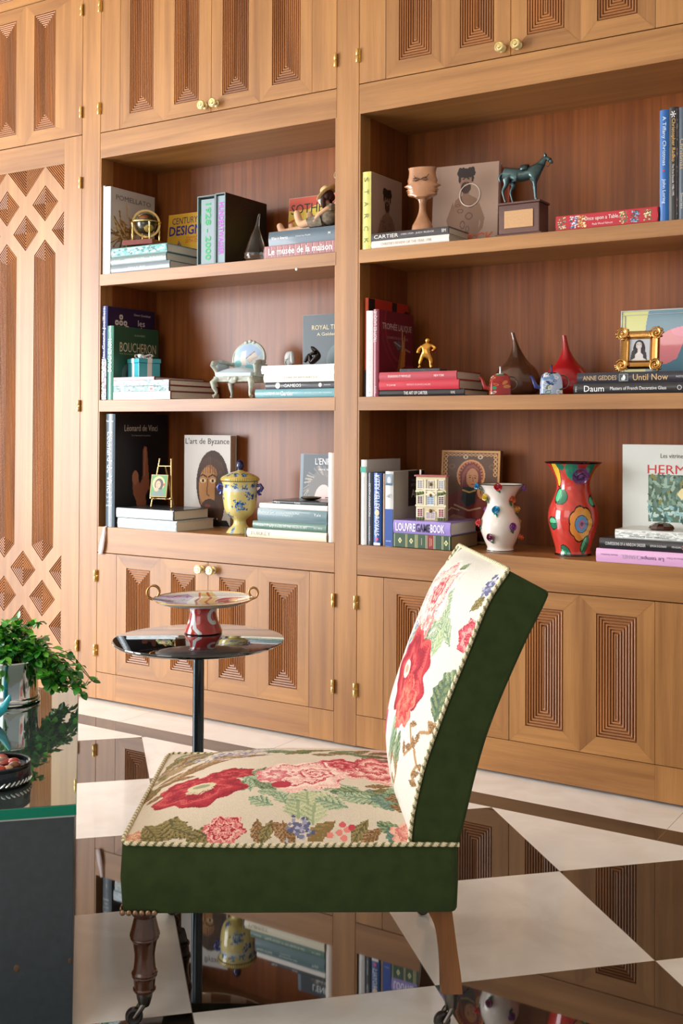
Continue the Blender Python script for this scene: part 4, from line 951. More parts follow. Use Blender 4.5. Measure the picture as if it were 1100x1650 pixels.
# horse on plinth
pl = empty('trophy_plinth', 'dark wooden trophy plinth with a brass plate carrying the bronze horse', 'plinth', (-1.560,.085,A_), (0,0,rad(0)))
m = MB(); m.box(-.088,.088,-.052,.052,0,.012,'x'); m.build('foot_moulding', PLW, pl, bevel=.003)
m = MB(); m.box(-.076,.076,-.042,.042,.0122,.116,'x'); m.build('block', PLW, pl, bevel=.003)
m = MB(); m.box(-.080,.080,-.046,.046,.1162,.124,'x'); m.build('top_moulding', PLW, pl, bevel=.002)
MB().box(-.054,.054,-.045,-.0422,.032,.094,'x').build('plaque', mat('worn_brass_plate', (176,140,104), .35, metal=.8, bump=.3, bscale=120), pl, bevel=.001)
hb = empty('bronze_horse', 'green-black bronze horse with bridle standing on the wooden plinth', 'statuette', (-1.560,.085,A_+.1245), (0,0,rad(6)))
BRZ = mat('verdigris_bronze', (62,84,84), .3, metal=.55, coat=.3, var=.45, vscale=26)
V = [(-.045,0,.104,.026,.026),(-.015,0,.101,.0245,.028),(.022,0,.103,.025,.026),(.044,0,.108,.020,.024),(.058,0,.124,.013,.017),(.070,0,.142,.009,.013),(.080,0,.153,.0075,.010),(.091,0,.146,.006,.008),(.100,0,.136,.005,.006),(.104,0,.131,.0045,.005),(-.062,0,.108,.018,.018)]
E = [(0,1),(1,2),(2,3),(3,4),(4,5),(5,6),(6,7),(7,8),(8,9),(0,10)]
def leg(pts, frm):
    n = len(V); 
    for p in pts: V.append(p)
    E.append((frm, n)); E.extend((n+i, n+i+1) for i in range(len(pts)-1))
for s_, dx in ((-1,0),(1,-.010)):
    leg([(.042+dx*.5,s_*.014,.082,.011),(.044+dx,s_*.014,.060,.0072),(.046+dx,s_*.014,.046,.0055),(.046+dx,s_*.014,.036,.0048),(.047+dx,s_*.014,.018,.0038),(.049+dx,s_*.014,.009,.0045),(.054+dx,s_*.014,.0042,.0052)], 3)
for s_, dx in ((-1,-.004),(1,.016)):
    leg([(-.060+dx*.4,s_*.014,.086,.014),(-.054+dx,s_*.014,.070,.0105),(-.066+dx,s_*.014,.052,.0062),(-.069+dx,s_*.014,.044,.0055),(-.063+dx,s_*.014,.020,.0038),(-.060+dx,s_*.014,.010,.0045),(-.054+dx,s_*.014,.0042,.0052)], 10)
skin('body', V, E, BRZ, hb, 2)
m = MB(); m.tube([(-.076,0,.112),(-.086,0,.108),(-.090,0,.096),(-.086,0,.082)], [.005,.006,.007,.003], 10); m.build('tail', BRZ, hb, smooth=True)
m = MB(); 
for s_ in (-1,1): m.tube([(.079,s_*.006,.158),(.0775,s_*.008,.166),(.077,s_*.008,.169)], [.0035,.003,.0008], 8)
for k in range(9): m.sph((.050+.0034*k, 0, .132+.0034*k), (.006,.003,.005), 8, 6)
m.build('ears_and_mane', BRZ, hb, smooth=True)
m = MB(); BR2 = mat('dark_tack', (40,40,40), .4, metal=.5)
m.tube([(.093+.0075*math.cos(t)*.75, .0075*math.sin(t), .1435+.0075*math.cos(t)*.7) for t in [k*.628 for k in range(10)]], .0012, 6, closed=True); m.tube([(.100,-.006,.136),(.090,-.010,.118),(.074,-.013,.126),(.052,-.015,.132)], .0011, 6); m.build('bridle', BR2, hb)
m = MB(); 
for i in range(9): pass
v = []
for i in range(7):
    a = rad(-75+25*i); v += [(-.006,.0285*math.sin(a),.104+.0295*math.cos(a)),(.018,.0275*math.sin(a),.105+.0285*math.cos(a))]
m.add(v, [(2*i,2*i+1,2*i+3,2*i+2) for i in range(6)]); o = m.build('saddle', BRZ, hb, smooth=True); sd = o.modifiers.new('s', 'SOLIDIFY'); sd.thickness = .0035; sd.offset = 1
# red book + blue books
cvr = Cv(230, 34, (178,28,44)); 
for x0, cs in ((4,[(200,196,150),(60,90,70),(150,60,50)]),(32,[(220,226,230),(90,120,170),(60,60,90)]),(52,[(226,220,160),(190,150,60),(150,90,60)]),(146,[(200,200,140),(60,110,70),(190,60,70)]),(172,[(50,80,70),(120,170,210),(60,60,50)]),(200,[(226,216,170),(150,60,50),(70,100,50)])):
    for k in range(60): cvr.ell(x0+cvr.r.rand()*18, 3+cvr.r.rand()*28, 2, 1.6, cs[k % 3])
b = book('bright red cookery book lying flat left of the row of blue books', .052, .26, .350, (178,28,44), (-1.4135,.018,A_), lying=True); spineart(b, cvr, .003, .347, .003, .049)
text(b, 'Once upon a Table...', (.165,-.0052,.032), (1,0,0), (0,0,1), .125, .017, (240,226,222)); text(b, 'Paula Wood Valmont', (.165,-.0052,.014), (1,0,0), (0,0,1), .07, .007, (236,216,214))
b = book('bright blue book, first of the upright row at the right end of the top shelf', .029, .27, .362, (28,96,168), (-1.060,.020,A_), spine=[('A Tiffany Christmas', .50, .94, .015, (210,228,240)), ('John Loring', .16, .38, .013, (220,234,244))])
MB().box(.011,.017,-.0052,-.0045,.162,.168).build('spine_mark', cm((200,50,50), .5), b)
cv = Cv(14, 160, (26,22,26)); 
for k in range(60): cv.ell(11+cv.r.rand()*3, cv.r.rand()*160, 1, 1.6, [(150,60,60),(200,180,160),(90,40,40)][k % 3])
b = book('black book with gold script between the bright blue and the grey-blue book', .029, .265, .366, (26,22,26), (-1.030,.020,A_), spine=[('Christopher Radko', .52, .90, .014, (214,170,96)), ('The First Decade 1986-1995', .22, .50, .006, (226,220,210)), ('*', .91, .965, .018, (240,240,240))]); spineart(b, cv, .022, .028, .003, .36)
b = book('grey-blue book with gold lettering, third of the upright row', .026, .26, .362, (70,84,98), (-1.0005,.021,A_), spine=[('Christmas', .45, .72, .012, (200,170,110)), ('Stories', .10, .24, .007, (206,196,170))])
b = book('pale blue book at the far right end of the top shelf row', .0115, .26, .366, (84,140,170), (-.974,.021,A_))
# ---- middle shelf right
cv = Cv(80, 120, (190,50,34)); cv.rect(0, 0, 12, 120, (30,22,22)).rect(46, 0, 56, 120, (30,22,22)).ell(76, 100, 8, 12, (40,26,18)).rect(0, 108, 80, 120, (190,50,34), al=.0).ell(77, 98, 2, 10, (200,160,90))
b = book('orange-red book with black bars, tallest at the left end of the middle right shelf', .016, .31, .374, (220,88,52), (-2.1795,.030,B_), face=cv)
MB().box(.0005,.0155,-.0050,-.0042,.001,.10).build('spine_band', cm((40,30,30), .5), b)
b = book('slim white book between the orange-red and the dark red trophy book', .030, .27, .322, (234,232,232), (-2.1625,.014,B_), spine=[('LE LIVRE BLANC', .10, .70, .008, (200,200,204)), ('7', .03, .07, .006, (150,180,190))])
cv = Cv(100, 120, (112,24,44)); cv.ell(88, 104, 74, 62, (140,40,60), ring=.06).ell(88, 104, 84, 74, (128,34,54), ring=.05)
cv.poly([(44,6),(50,6),(66,48),(72,70),(64,74),(56,50),(50,30)], (150,96,44)).poly([(60,40),(74,44),(76,66),(70,84),(66,70)], (200,134,60)).line([(66,66),(67,96)], 3, (206,160,110)).line([(72,72),(74,88)], 3, (190,140,90)).poly([(40,78),(60,80),(66,70),(54,66)], (96,92,104)).line([(70,70),(90,66)], 3, (176,130,110)).line([(46,6),(58,40)], 2.5, (60,40,40)).line([(42,78),(62,72)], 1.2, (200,200,210))
b = book('dark red trophy book with a flying figure on its cover on the middle right shelf', .026, .265, .326, (126,28,52), (-2.1320,.012,B_), face=cv, spine=[('TROPHEE LALIQUE', .62, .98, .015, (228,214,216), False), ('LE LIVRE', .04, .12, .007, (220,200,204), False)])
ftext(b, 'TROPHÉE LALIQUE', .026, .135, .268, .225, .034, (216,188,184)); ftext(b, "LE LIVRE D'OR DU PATINAGE", .026, .140, .226, .16, .010, (186,140,144))
z = B_
b = book('black jewellery book lowest in the stack right of the dark red trophy book', .024, .20, .350, (36,32,36), (-2.1045,.016,z), lying=True, spine=[('THE ART OF CARTIER', .30, .58, .012, (232,228,224)), ('NMK', .85, .90, .010, (200,196,190))]); z += .0242
b = book('bright red book in the middle of the stack under the gilt figure', .034, .20, .330, (186,36,56), (-2.1045,.013,z), lying=True, spine=[('PORTRAITS DE GRANDS JOAILLIERS', .36, .66, .008, (230,170,176)), ('TOME', .10, .22, .006, (230,190,190))]); z += .0342
b = book('dusty red book on top of the stack under the gilt figure', .031, .20, .320, (176,62,76), (-2.1045,.014,z), lying=True, spine=[('SPLENDEURS ET MERVEILLES', .12, .42, .008, (240,220,216)), ('NEW YORK', .72, .85, .008, (240,220,216))]); z += .0312
gs = empty('gilt_figure', 'gilt bronze acrobat figure with hand on hip standing on a slate slab', 'statuette', (-1.963,.095,z), (0,0,rad(10)))
m = MB(); m.box(-.078,.078,-.045,.045,0,.013,'x'); m.build('slate_base', mat('slate', (70,74,80), .4, bump=.6, bscale=90, var=.35, vscale=60), gs, bevel=.002)
GD = mat('gilt_bronze', (196,140,66), .25, metal=1)
k_ = 1.0
V = [(.018,0,.066,.016,.013),(.012,0,.082,.014,.012),(.014,0,.098,.018,.013),(.016,0,.108,.007),(.018,-.002,.120,.0115),
 (.030,0,.050,.0095),(.032,-.002,.034,.007),(.030,0,.022,.006),(.036,-.008,.0165,.005),
 (-.004,0,.058,.010),(-.010,-.004,.040,.008),(-.012,0,.022,.006),(-.018,-.008,.0165,.005),
 (.034,0,.100,.0075),(.050,-.004,.090,.006),(.036,-.010,.078,.005),(-.004,0,.098,.0075),(-.018,-.004,.086,.006),(-.020,-.006,.070,.006),(.022,-.002,.131,.006)]
E = [(0,1),(1,2),(2,3),(3,4),(0,5),(5,6),(6,7),(7,8),(0,9),(9,10),(10,11),(11,12),(2,13),(13,14),(14,15),(2,16),(16,17),(17,18),(4,19)]
V = [(v_[0], v_[1], v_[2], v_[3]*1.28, (v_[4] if len(v_) > 4 else v_[3])*1.28) for v_ in V]
skin('body', V, E, GD, gs, 2)
o = onion('onion_vase', 'tall onion-shaped smoky brown glass vase with a bent thin neck', 'vase', (-1.625,.185,B_), .086, .232, mat('smoky_glass', (88,56,40), .14, coat=.5, var=.5, vscale=9), -.020, base=.34, neck=.045, thick=.012, seg=72)
MB().lathe(smoothprof([(.047,.0),(.0790,.020),(.0846,.052)], 4), 40, cap=False)
o = onion('onion_vase', 'tall onion-shaped red frosted glass vase with a pointed neck', 'vase', (-1.430,.165,B_), .080, .212, mat('red_glass', (160,24,30), .22, coat=.3, trans=.0, var=.15, vscale=8), -.010, base=.34, neck=.055, seg=60)
def teapot(label, x, y, bg, cols, seed, rz):
    t = empty('miniature_teapot', label, 'teapot', (x, y, B_), (0,0,rad(rz)), None); t.scale = (1.25,1.25,1.25); rj_ = random.Random(seed)
    cv = Cv(96, 48, bg)
    for k in range(70): cv.ell(rj_.uniform(0,96), rj_.uniform(4,46), rj_.uniform(2,6), rj_.uniform(1.5,4), rj_.choice(cols), rot=rj_.uniform(0,180), ring=rj_.choice([None,.4]))
    pr = [(.030,0),(.031,.003),(.0305,.03),(.028,.045),(.024,.054),(.018,.060)]
    pr = smoothprof(pr, 3); d = np.r_[0, np.cumsum([math.hypot(pr[i+1][0]-pr[i][0], pr[i+1][1]-pr[i][1]) for i in range(len(pr)-1)])]; d /= d[-1]; pa = np.array(pr)
    def P(u, v):
        r = np.interp(v, d, pa[:,0]); zz = np.interp(v, d, pa[:,1]); a = u*2*math.pi; c_, s_ = np.cos(a), np.sin(a); q = 1/np.maximum(np.abs(c_), np.abs(s_)); q = 1+(q-1)*.6
        return r*c_*q, r*s_*q*.8, zz
    paint_mesh('body', cv, P, GLAZE, t)
    MB().box(-.030,.030,-.023,.023,.0,.002).build('foot', STEEL, t)
    m = MB(); m.lathe([(0,.062),(.018,.0602),(.019,.058),(.018,.0575)][::-1], 20, cap=False); m.sph((0,0,.066), .003, 8, 6); m.tube([(0,0,.062),(0,0,.070),(0,0,.078)], [.0035,.0025,.003], 8); m.sph((0,0,.079), .0035, 8, 6); m.build('lid', CHROME if seed == 1 else mat('pot_lid', (60,60,90), .2, metal=.6), t, smooth=True)
    m = MB(); m.tube([(-.028,0,.020),(-.042,0,.022),(-.047,0,.034),(-.051,0,.046),(-.058,0,.052)], [.007,.0065,.005,.0038,.004], 10); m.build('spout', cm(cols[0], .15, coat=.5), t, smooth=True)
    m = MB(); m.tube([(.029+.019*math.sin(a)*1.0, 0, .034+.019*math.cos(a)) for a in [rad(-10+k*19) for k in range(11)]], .0016, 8); m.build('handle', STEEL, t, smooth=True)
teapot('miniature red enamel teapot with green scrolls in front of the brown vase', -1.628, .040, (158,34,34), [(150,36,36),(60,140,100),(220,220,200),(200,120,60),(90,110,70)], 1, 30)
teapot('miniature blue and white enamel teapot with a landscape before the red vase', -1.438, .040, (170,186,216), [(40,52,110),(220,214,180),(110,150,190),(90,120,80),(230,230,236)], 2, 30)
z = B_
b = book('black glass book with large white title, lowest at the right end of the middle shelf', .034, .225, .381, (36,34,36), (-1.3465,.010,z), lying=True, spine=[('Daum', .10, .28, .020, (240,240,240)), ('Masters of French Decorative Glass', .335, .82, .011, (232,232,232)), ('O', .91, .95, .016, (200,200,200))]); text(b, 'PBC', (.010,-.0046,.017), (0,0,1), (-1,0,0), .02, .006, (200,200,200)); z += .0342
b = book('dark navy book with gold title beneath the gilt photo frame', .036, .225, .368, (38,36,48), (-1.334,.010,z), lying=True, spine=[('ANNE GEDDES', .06, .37, .015, (196,164,120)), ('Until Now', .52, .83, .020, (214,176,120)), ('PHOTOS', .90, .97, .006, (200,200,200))])
cv = Cv(20, 16, (150,156,150)); cv.rect(1,1,19,15,(60,64,70)).ell(11,8,3,6,(226,232,230)).ell(8,5,3,3,(200,210,206)); paint_mesh('spine_picture', cv, lambda u, v: (.145+u*.030, -.0052+u*0, .006+v*.024), PAPER, b, smooth=False); z += .0362
# gilt frame
fr = empty('photo_frame', 'small ornate gilt photo frame with a black and white portrait', 'frame', (-1.146,.078,z+.012), (rad(-9),0,rad(6)))
m = MB(); W2, H2, w2, h2 = .064, .064, .033, .036; cz = .066
outl = []
def fr_ring(a, b, y): return [(-a,y,cz-b),(a,y,cz-b),(a,y,cz+b),(-a,y,cz+b)]
rg = [fr_ring(W2,H2,.012),fr_ring(W2,H2,.002),fr_ring(W2-.005,H2-.005,-.007),fr_ring(W2-.012,H2-.012,-.004),fr_ring(w2+.008,h2+.008,-.002),fr_ring(w2+.004,h2+.004,-.005),fr_ring(w2,h2,.002)]
for a, b_ in zip(rg[:-1], rg[1:]): m.add(a+b_, [(i,(i+1)%4,4+(i+1)%4,4+i) for i in range(4)])
m.add(rg[0], [(3,2,1,0)])
m.build('moulding', GOLD, fr, smooth=False)
rf = random.Random(9)
for sx_ in (-1,1):
    for sz_ in (-1,1):
        m = MB(); cx_, cz_ = sx_*.055, cz+sz_*.054
        for k in range(4):
            a0 = rf.uniform(0,6.28); pts = []
            for t in range(12): rr2 = .002+.0017*t; pts.append((cx_+rr2*math.cos(a0+t*.55)*.95, -.009-.0008*t*.3, cz_+rr2*math.sin(a0+t*.55)))
            m.tube(pts, [.0022+.0012*math.sin(t/11*3.14) for t in range(12)], 8)
        for k in range(9):
            a = rf.uniform(0,6.28); m.sph((cx_+.020*math.cos(a), -.007, cz_+.019*math.sin(a)), (.005,.004,.004), 8, 6)
        m.sph((cx_,-.010,cz_), (.006,.005,.006), 10, 8)
        m.build('corner_scroll', GOLD, fr, smooth=True)
cv = Cv(50, 54, (188,192,198)); cv.ell(24, 28, 15, 24, (44,40,44)).ell(23, 38, 7.5, 9.5, (206,196,192)).poly([(8,0),(14,14),(20,20),(20,30),(28,30),(28,20),(38,10),(42,0)], (212,206,204)).ell(23, 34, 3.4, 1.4, (120,100,100)).ell(23,34,2.4,.7,(240,240,240)).ell(20, 41, 1.4, .8, (40,36,40)).ell(27, 41, 1.4, .8, (40,36,40)).poly([(2,0),(6,24),(14,30),(14,6)], (60,56,60)).poly([(34,30),(42,18),(44,0),(34,6)], (60,56,60)).line([(20,14),(26,22)], 2, (226,220,216))
paint_mesh('photograph', cv, lambda u, v: (-.033+u*.066, .001+u*0, cz-.036+v*.072), PAPER, fr, smooth=False)
MB().box(-.05,.05,.0125,.016,.006,.12).build('backing', cm((60,40,30), .7), fr)
# abstract framed picture
pp = empty('abstract_picture', 'abstract print in blue, yellow and pink standing behind the gilt frame', 'picture', (-1.273,.262,B_+.002), (rad(-4),0,0))
cv = Cv(150, 130, (98,136,152)); cv.poly([(0,0),(0,130),(48,130),(44,112),(42,96),(46,80),(52,66),(44,40),(40,0)], (206,206,128)).poly([(64,76),(70,92),(88,100),(112,104),(150,104),(150,70),(134,60),(126,64),(120,84),(114,86),(108,76),(98,54),(80,46),(70,46),(62,52)], (222,138,142)).ell(112, 96, 24, 8, (230,150,176), al=.6)
paint_mesh('painting', cv, lambda u, v: (.003+u*.298, -.0004+u*0, .003+v*.292), painted('glazed_print', .1, coat=.8), pp, smooth=False)
MB().box(0,.304,0,.016,0,.298,'x').build('panel', cm((206,208,196), .4), pp, bevel=.002)
m = MB(); m.box(.0,.304,-.004,-.0006,.294,.298).box(0,.004,-.004,-.0006,0,.294).box(.300,.304,-.004,-.0006,0,.294).box(.004,.300,-.004,-.0006,.281,.2825).box(.013,.0145,-.004,-.0006,.002,.281); m.build('acrylic_edge', mat('acrylic', (230,238,238), .08, trans=.5), pp)
# ---- lower right (counter)
C2 = C_
b = book('white book with a green label, leftmost of the upright row on the right counter', .0265, .255, .318, (222,220,216), (-2.1818,.010,C2), cover_c=(226,224,222)); MB().box(.001,.0255,-.0050,-.0042,.270,.292).build('spine_label', cm((70,160,140), .5), b)
for k in range(22): pass
text(b, 'DICTIONNAIRE DE LA COULEUR', (.014,-.0046,.14), (0,0,1), (-1,0,0), .23, .007, (206,206,206)); 0 and ftext(b, 'GUIDE', .028, .2, .27, .05, .008, (180,180,180))
b = book('charcoal book standing second in the row on the right counter', .024, .235, .270, (50,56,68), (-2.1540,.014,C2), spine=[('EDITH WHARTON', .40, .85, .008, (214,216,220)), ('RANDOM', .06, .26, .006, (200,204,210))])
b = book('bright blue royal biography standing third in the row on the right counter', .034, .235, .270, (22,72,140), (-2.1255,.011,C2), spine=[('KITTY KELLEY', .50, .97, .021, (236,240,244)), ('ROYALS', .14, .40, .019, (230,236,242))])
MB().box(.003,.031,-.0051,-.0044,.002,.011).build('spine_foot', cm((230,230,230), .5), b)
m = MB(); m.lathe([(0,0),(.006,0),(.006,.0006),(0,.0008)], 20); m.build('emblem', cm((220,80,130), .5), b, loc=(.017,-.0046,.024), rot=(rad(90),0,0)); m = MB(); m.sph((0,0,0), (.010,.0008,.012), 14, 8); m.build('crown_emblem', cm((220,200,170), .5), b, loc=(.017,-.0046,.122))
b = book('slim tan book wedged between the two blue books on the right counter', .015, .23, .268, (150,120,92), (-2.0912,.018,C2))
cv = Cv(60, 70, (170,166,160)); cv.rect(28, 36, 60, 70, (36,34,40)).ell(36, 3, 12, 8, (176,150,150)).ell(36, 1, 5, 4, (110,80,80))
b = book('white and blue art dictionary with a grey cover behind the little house', .034, .240, .277, (218,218,216), (-2.0752,.011,C2), face=cv)
MB().box(.0005,.0335,-.0050,-.0042,.001,.138).build('spine_band', cm((26,70,150), .45), b)
text(b, 'ART', (.017,-.0046,.186), (1,0,0), (0,0,1), .022, .013, (110,110,112)); text(b, 'OXFORD', (.017,-.0052,.02), (1,0,0), (0,0,1), .022, .005, (210,220,236)); cv = Cv(14, 20, (120,140,160)); cv.ell(7,9,4,6,(190,196,200)).rect(0,0,14,4,(60,90,110)); spineart(b, cv, .003, .031, .225, .268)
ftext(b, 'ART', .034, .178, .190, .085, .030, (222,218,212)); ftext(b, 'DICTIONARY OF', .034, .178, .222, .09, .010, (170,166,166)); ftext(b, 'THE OXFORD', .034, .178, .240, .08, .008, (150,146,146))
z = C2
rbx = -2.039
b = book('antique green leather book with gilt bands and a red label, under the lilac one', .052, .225, .236, (50,78,52), (rbx,.010,z), lying=True, page=(160,134,100))
cvg = Cv(150, 34, (44,72,50))
for x in (3,33,36,58,61,64,86,89,107,110,128,131,147): cvg.rect(x,0,x+1.3,34,(206,200,140))
for x in (34.5,62.5,88,109,130): cvg.rect(x,0,x+1.4,34,(20,34,24))
for x in (18,48,76,139): cvg.poly([(x-5,17),(x,25),(x+5,17),(x,9)], (210,204,150)).ell(x,17,2,3,(120,130,80))
cvg.rect(91,0,107,34,(130,26,36)).rect(97,6,98.5,28,(214,180,120)).rect(101,8,102,26,(214,180,120))
cvg.rect(66,0,84,34,(44,72,50)); cvg.rect(75,8,76.2,26,(200,196,140))
spineart(b, cvg, .001, .235, .002, .050); z += .0522
b = book('lilac museum game book lying on the antique green leather one', .047, .215, .234, (150,130,200), (rbx,.010,z), lying=True, page=(206,200,194))
for s_, xm, wd, c_ in (('LOUVRE', .052, .082, (236,232,244)), ('GAME', .124, .058, (40,24,60)), ('BOOK', .183, .056, (236,232,244))): text(b, s_, (xm,-.0046,.023), (1,0,0), (0,0,1), wd, .030, c_, bold=.02)
z += .0472
# ceramic house
hs = empty('ceramic_house', 'small ceramic town house front with pink roof on the lilac book', 'house model', (-1.912,.070,z), (0,0,rad(12)))
CRM = cm((222,208,170), .35, coat=.3); HW = .056
MB().box(-HW,HW,-.016,.02,0,.160,'x').build('house_body', CRM, hs, bevel=.002)
MB().box(-HW-.006,HW+.006,-.022,.024,.1602,.167,'x').build('roof', cm((176,100,96), .4, coat=.3), hs, bevel=.002)
MB().box(-HW+.008,-HW+.014,.0,.006,.167,.185,'x').build('chimney', cm((206,196,186), .4), hs)
m = MB()
for zz in (.052,.104): m.box(-HW-.002,HW+.002,-.0195,-.016,zz,zz+.005)
m.box(-.024,-.018,-.021,-.016,.057,.150).box(.018,.024,-.021,-.016,.057,.150).box(-.030,.030,-.022,-.016,.112,.118); m.add([(-.026,-.021,.092),(.026,-.021,.092),(0,-.021,.110),(-.026,-.016,.092),(.026,-.016,.092),(0,-.016,.110)], [(0,1,2),(0,3,4,1),(1,4,5,2),(2,5,3,0)])
m.build('cornices', cm((240,232,206), .35, coat=.3), hs)
def win(x0, x1, z0, z1, c, nm='window', cr_=(238,234,226)):
    w_ = MB(); w_.box(x0,x1,-.0185,-.016,z0,z1); o = w_.build(nm, cm(c, .3), hs)
    q = MB(); q.box((x0+x1)/2-.0007,(x0+x1)/2+.0007,-.0195,-.0185,z0,z1); 
    for k in (1,2,3): zz = z0+(z1-z0)*k/4; q.box(x0,x1,-.0195,-.0185,zz-.0005,zz+.0005)
    for a, b_, c_, d in ((x0-.002,x0,z0-.002,z1+.002),(x1,x1+.002,z0-.002,z1+.002),(x0-.002,x1+.002,z0-.003,z0),(x0-.002,x1+.002,z1,z1+.003)): q.box(a,b_,-.0195,-.016,c_,d)
    q.build('glazing_bars', cm(cr_, .3), o)
for x in (-.040,.040):
    win(x-.009,x+.009,.015,.042,(150,60,66)); win(x-.009,x+.009,.062,.088,(110,84,90)); win(x-.009,x+.009,.118,.146,(170,170,176))
win(-.016,.016,.008,.030,(176,160,166),'door_panel'); win(-.012,.012,.060,.088,(140,170,200)); win(-.010,.010,.116,.144,(160,154,140))
m = MB()
for x in [(-.05+.01*k) for k in range(11)]:
    if abs(x) > .027: m.sph((x,-.018,.100+.003*math.sin(x*400)), (.007,.004,.006), 8, 6); m.sph((x,-.017,.007), (.006,.004,.006), 8, 6)
m.build('shrubs', cm((92,110,60), .5), hs, smooth=True)
m = MB(); m.sph((0,-.021,.036), (.006,.004,.007), 10, 8); m.sph((0,-.021,.093), (.005,.004,.006), 10, 8); m.sph((0,-.021,.133), (.005,.004,.006), 10, 8); m.build('coats_of_arms', cm((120,84,40), .4), hs, smooth=True)
# icon
ico = empty('wooden_icon', 'large painted wooden icon of a veiled mother and child leaning behind the white vase', 'icon', (-1.985,.262,C2+.002), (rad(-4.5),0,0))
RED = (110,30,26); GLD = (206,150,84)
cv = Cv(120, 172, (92,58,34)); cv.rect(0,0,4,172,GLD).rect(116,0,120,172,GLD).rect(0,168,120,172,GLD).rect(0,0,120,4,(150,110,60))
for x in range(6,116,8): cv.ell(x, 164, 3.6, 2.6, GLD, ring=.5)
for k in range(5): cv.ell(9, 160-k*8, 4, 4, GLD, ring=.5).ell(111, 160-k*8, 4, 4, GLD, ring=.5)
cv.ell(62, 126, 29, 29, (214,150,90)).ell(62, 126, 26, 26, (196,110,60), ring=.4)
for k in range(24): a = k*.262; cv.ell(62+22.5*math.cos(a), 126+22.5*math.sin(a), 2.4, 1.4, (80,34,20), rot=math.degrees(a))
cv.poly([(42,98),(40,130),(52,146),(66,150),(80,140),(84,120),(80,100),(104,84),(116,50),(116,4),(4,4),(4,60),(14,84)], RED).poly([(44,100),(44,128),(54,143),(66,147),(78,138),(78,134),(66,141),(56,138),(49,124)], (150,70,50))
cv.ell(65, 121, 12.5, 18, (196,132,86)).ell(60, 122, 2.6, 1.2, (30,18,14)).ell(71, 121, 2.6, 1.2, (30,18,14)).line([(66,122),(67,114)], 1.4, (130,76,46)).ell(66, 109, 3.4, 1.2, (150,50,40)).line([(57,125),(63,126)], 1, (50,26,18)).line([(68,126),(74,124)], 1, (50,26,18))
cv.poly([(46,104),(44,80),(56,66),(72,74),(74,98),(62,104)], (26,40,40)).line([(46,98),(60,94),(72,98)], 3, (200,160,90))
cv.ell(92, 96, 16, 16, (206,140,80), ring=.35).ell(93, 94, 9, 11, (190,126,80)).ell(94, 101, 9, 6, (60,34,22)).poly([(78,84),(104,80),(112,50),(96,30),(70,36),(66,60)], (128,48,30)).ell(90,94,1.3,.9,(20,14,10)).ell(96,94,1.3,.9,(20,14,10))
cv.poly([(10,40),(30,52),(56,46),(60,38),(44,34),(14,30)], (170,110,70)).line([(30,70),(60,60),(84,66)], 3, (196,160,120)).line([(8,50),(24,64),(40,60)], 2, (190,150,100)).poly([(60,30),(96,34),(112,24),(112,10),(60,10)], (84,30,22)).line([(66,34),(84,40),(100,36)], 2, (176,110,60)).line([(70,18),(90,24),(108,18)], 2, (150,84,44)).ell(22,142,7,5,(120,80,44),ring=.4).ell(104,142,6,5,(120,80,44),ring=.4)
for x in (50,80): cv.ell(x, 160, 5, 4, (206,180,150), ring=.5)
cv.rect(4,4,116,12,(34,20,18)); cv.noise(.12)
paint_mesh('painting', cv, lambda u, v: (.0015+u*.245, -.0006+u*0, .0015+v*.350), painted('icon_varnish', .3, coat=.4), ico, smooth=False)
MB().box(0,.248,0,.022,0,.353,'z').build('panel', cm((120,84,48), .5), ico, bevel=.001)
# white vase with roses
def blossom(m, c, n, s_, mi):
    # little modelled rose: nested petals pointing along n
    n = Vector(n).normalized(); a = n.cross(Vector((0,0,1))); a = a.normalized() if a.length > .01 else Vector((1,0,0)); b = n.cross(a)
    c = Vector(c)
    for ring_, (cnt, rad_, up) in enumerate(((5,.95,.15),(4,.6,.45),(3,.28,.75))):
        for k in range(cnt):
            q = 2*math.pi*k/cnt+ring_*.6; d = (a*math.cos(q)+b*math.sin(q)); cc = c+d*s_*rad_*.55+n*s_*up
            t1 = n.cross(d); vs_ = []; 
            for i in range(5):
                for j in range(4):
                    u_ = (i/4-.5)*1.5; w_ = j/3; p = cc+t1*s_*math.sin(u_)*(.35+.5*w_)*(.9 if ring_ < 2 else .6)+d*s_*(.28*w_*w_+(math.cos(u_)-1)*.55)*(1.4-ring_*.35)+n*s_*w_*(.5 if ring_ else .34); vs_.append(p)
            m.add(vs_, [(i*4+j, i*4+j+1, (i+1)*4+j+1, (i+1)*4+j) for i in range(4) for j in range(3)], None, mi)
    m.sph(c+n*s_*.45, s_*.42, 10, 8, mi)
wv = empty('flowered_vase', 'white ceramic vase with small coloured roses modelled all over it', 'vase', (-1.655,.105,C2), (0,0,0))
profw = smoothprof([(.0,0),(.046,0),(.049,.004),(.047,.016),(.058,.040),(.070,.075),(.070,.105),(.056,.140),(.047,.165),(.050,.190),(.066,.220),(.082,.238)], 5)
CW = mat('white_ceramic', (228,218,208), .15, coat=.5)
MB().lathe(profw+[(.080,.2385),(.063,.219),(.047,.190),(.043,.165),(.05,.14),(.0,.06)], 56, cap=False).build('body', CW, wv, smooth=True)
MB().tube([(.0815*math.cos(t), .0815*math.sin(t), .2385) for t in [k*2*math.pi/48 for k in range(48)]], .0018, 6, closed=True).build('rim', cm((30,26,26), .2), wv, smooth=True)
MB().lathe([(.0485,0),(.0500,.001),(.0495,.005),(.048,.006)], 40, cap=False).build('foot_ring', cm((30,26,26), .2), wv, smooth=True)
pw_ = np.array(profw)
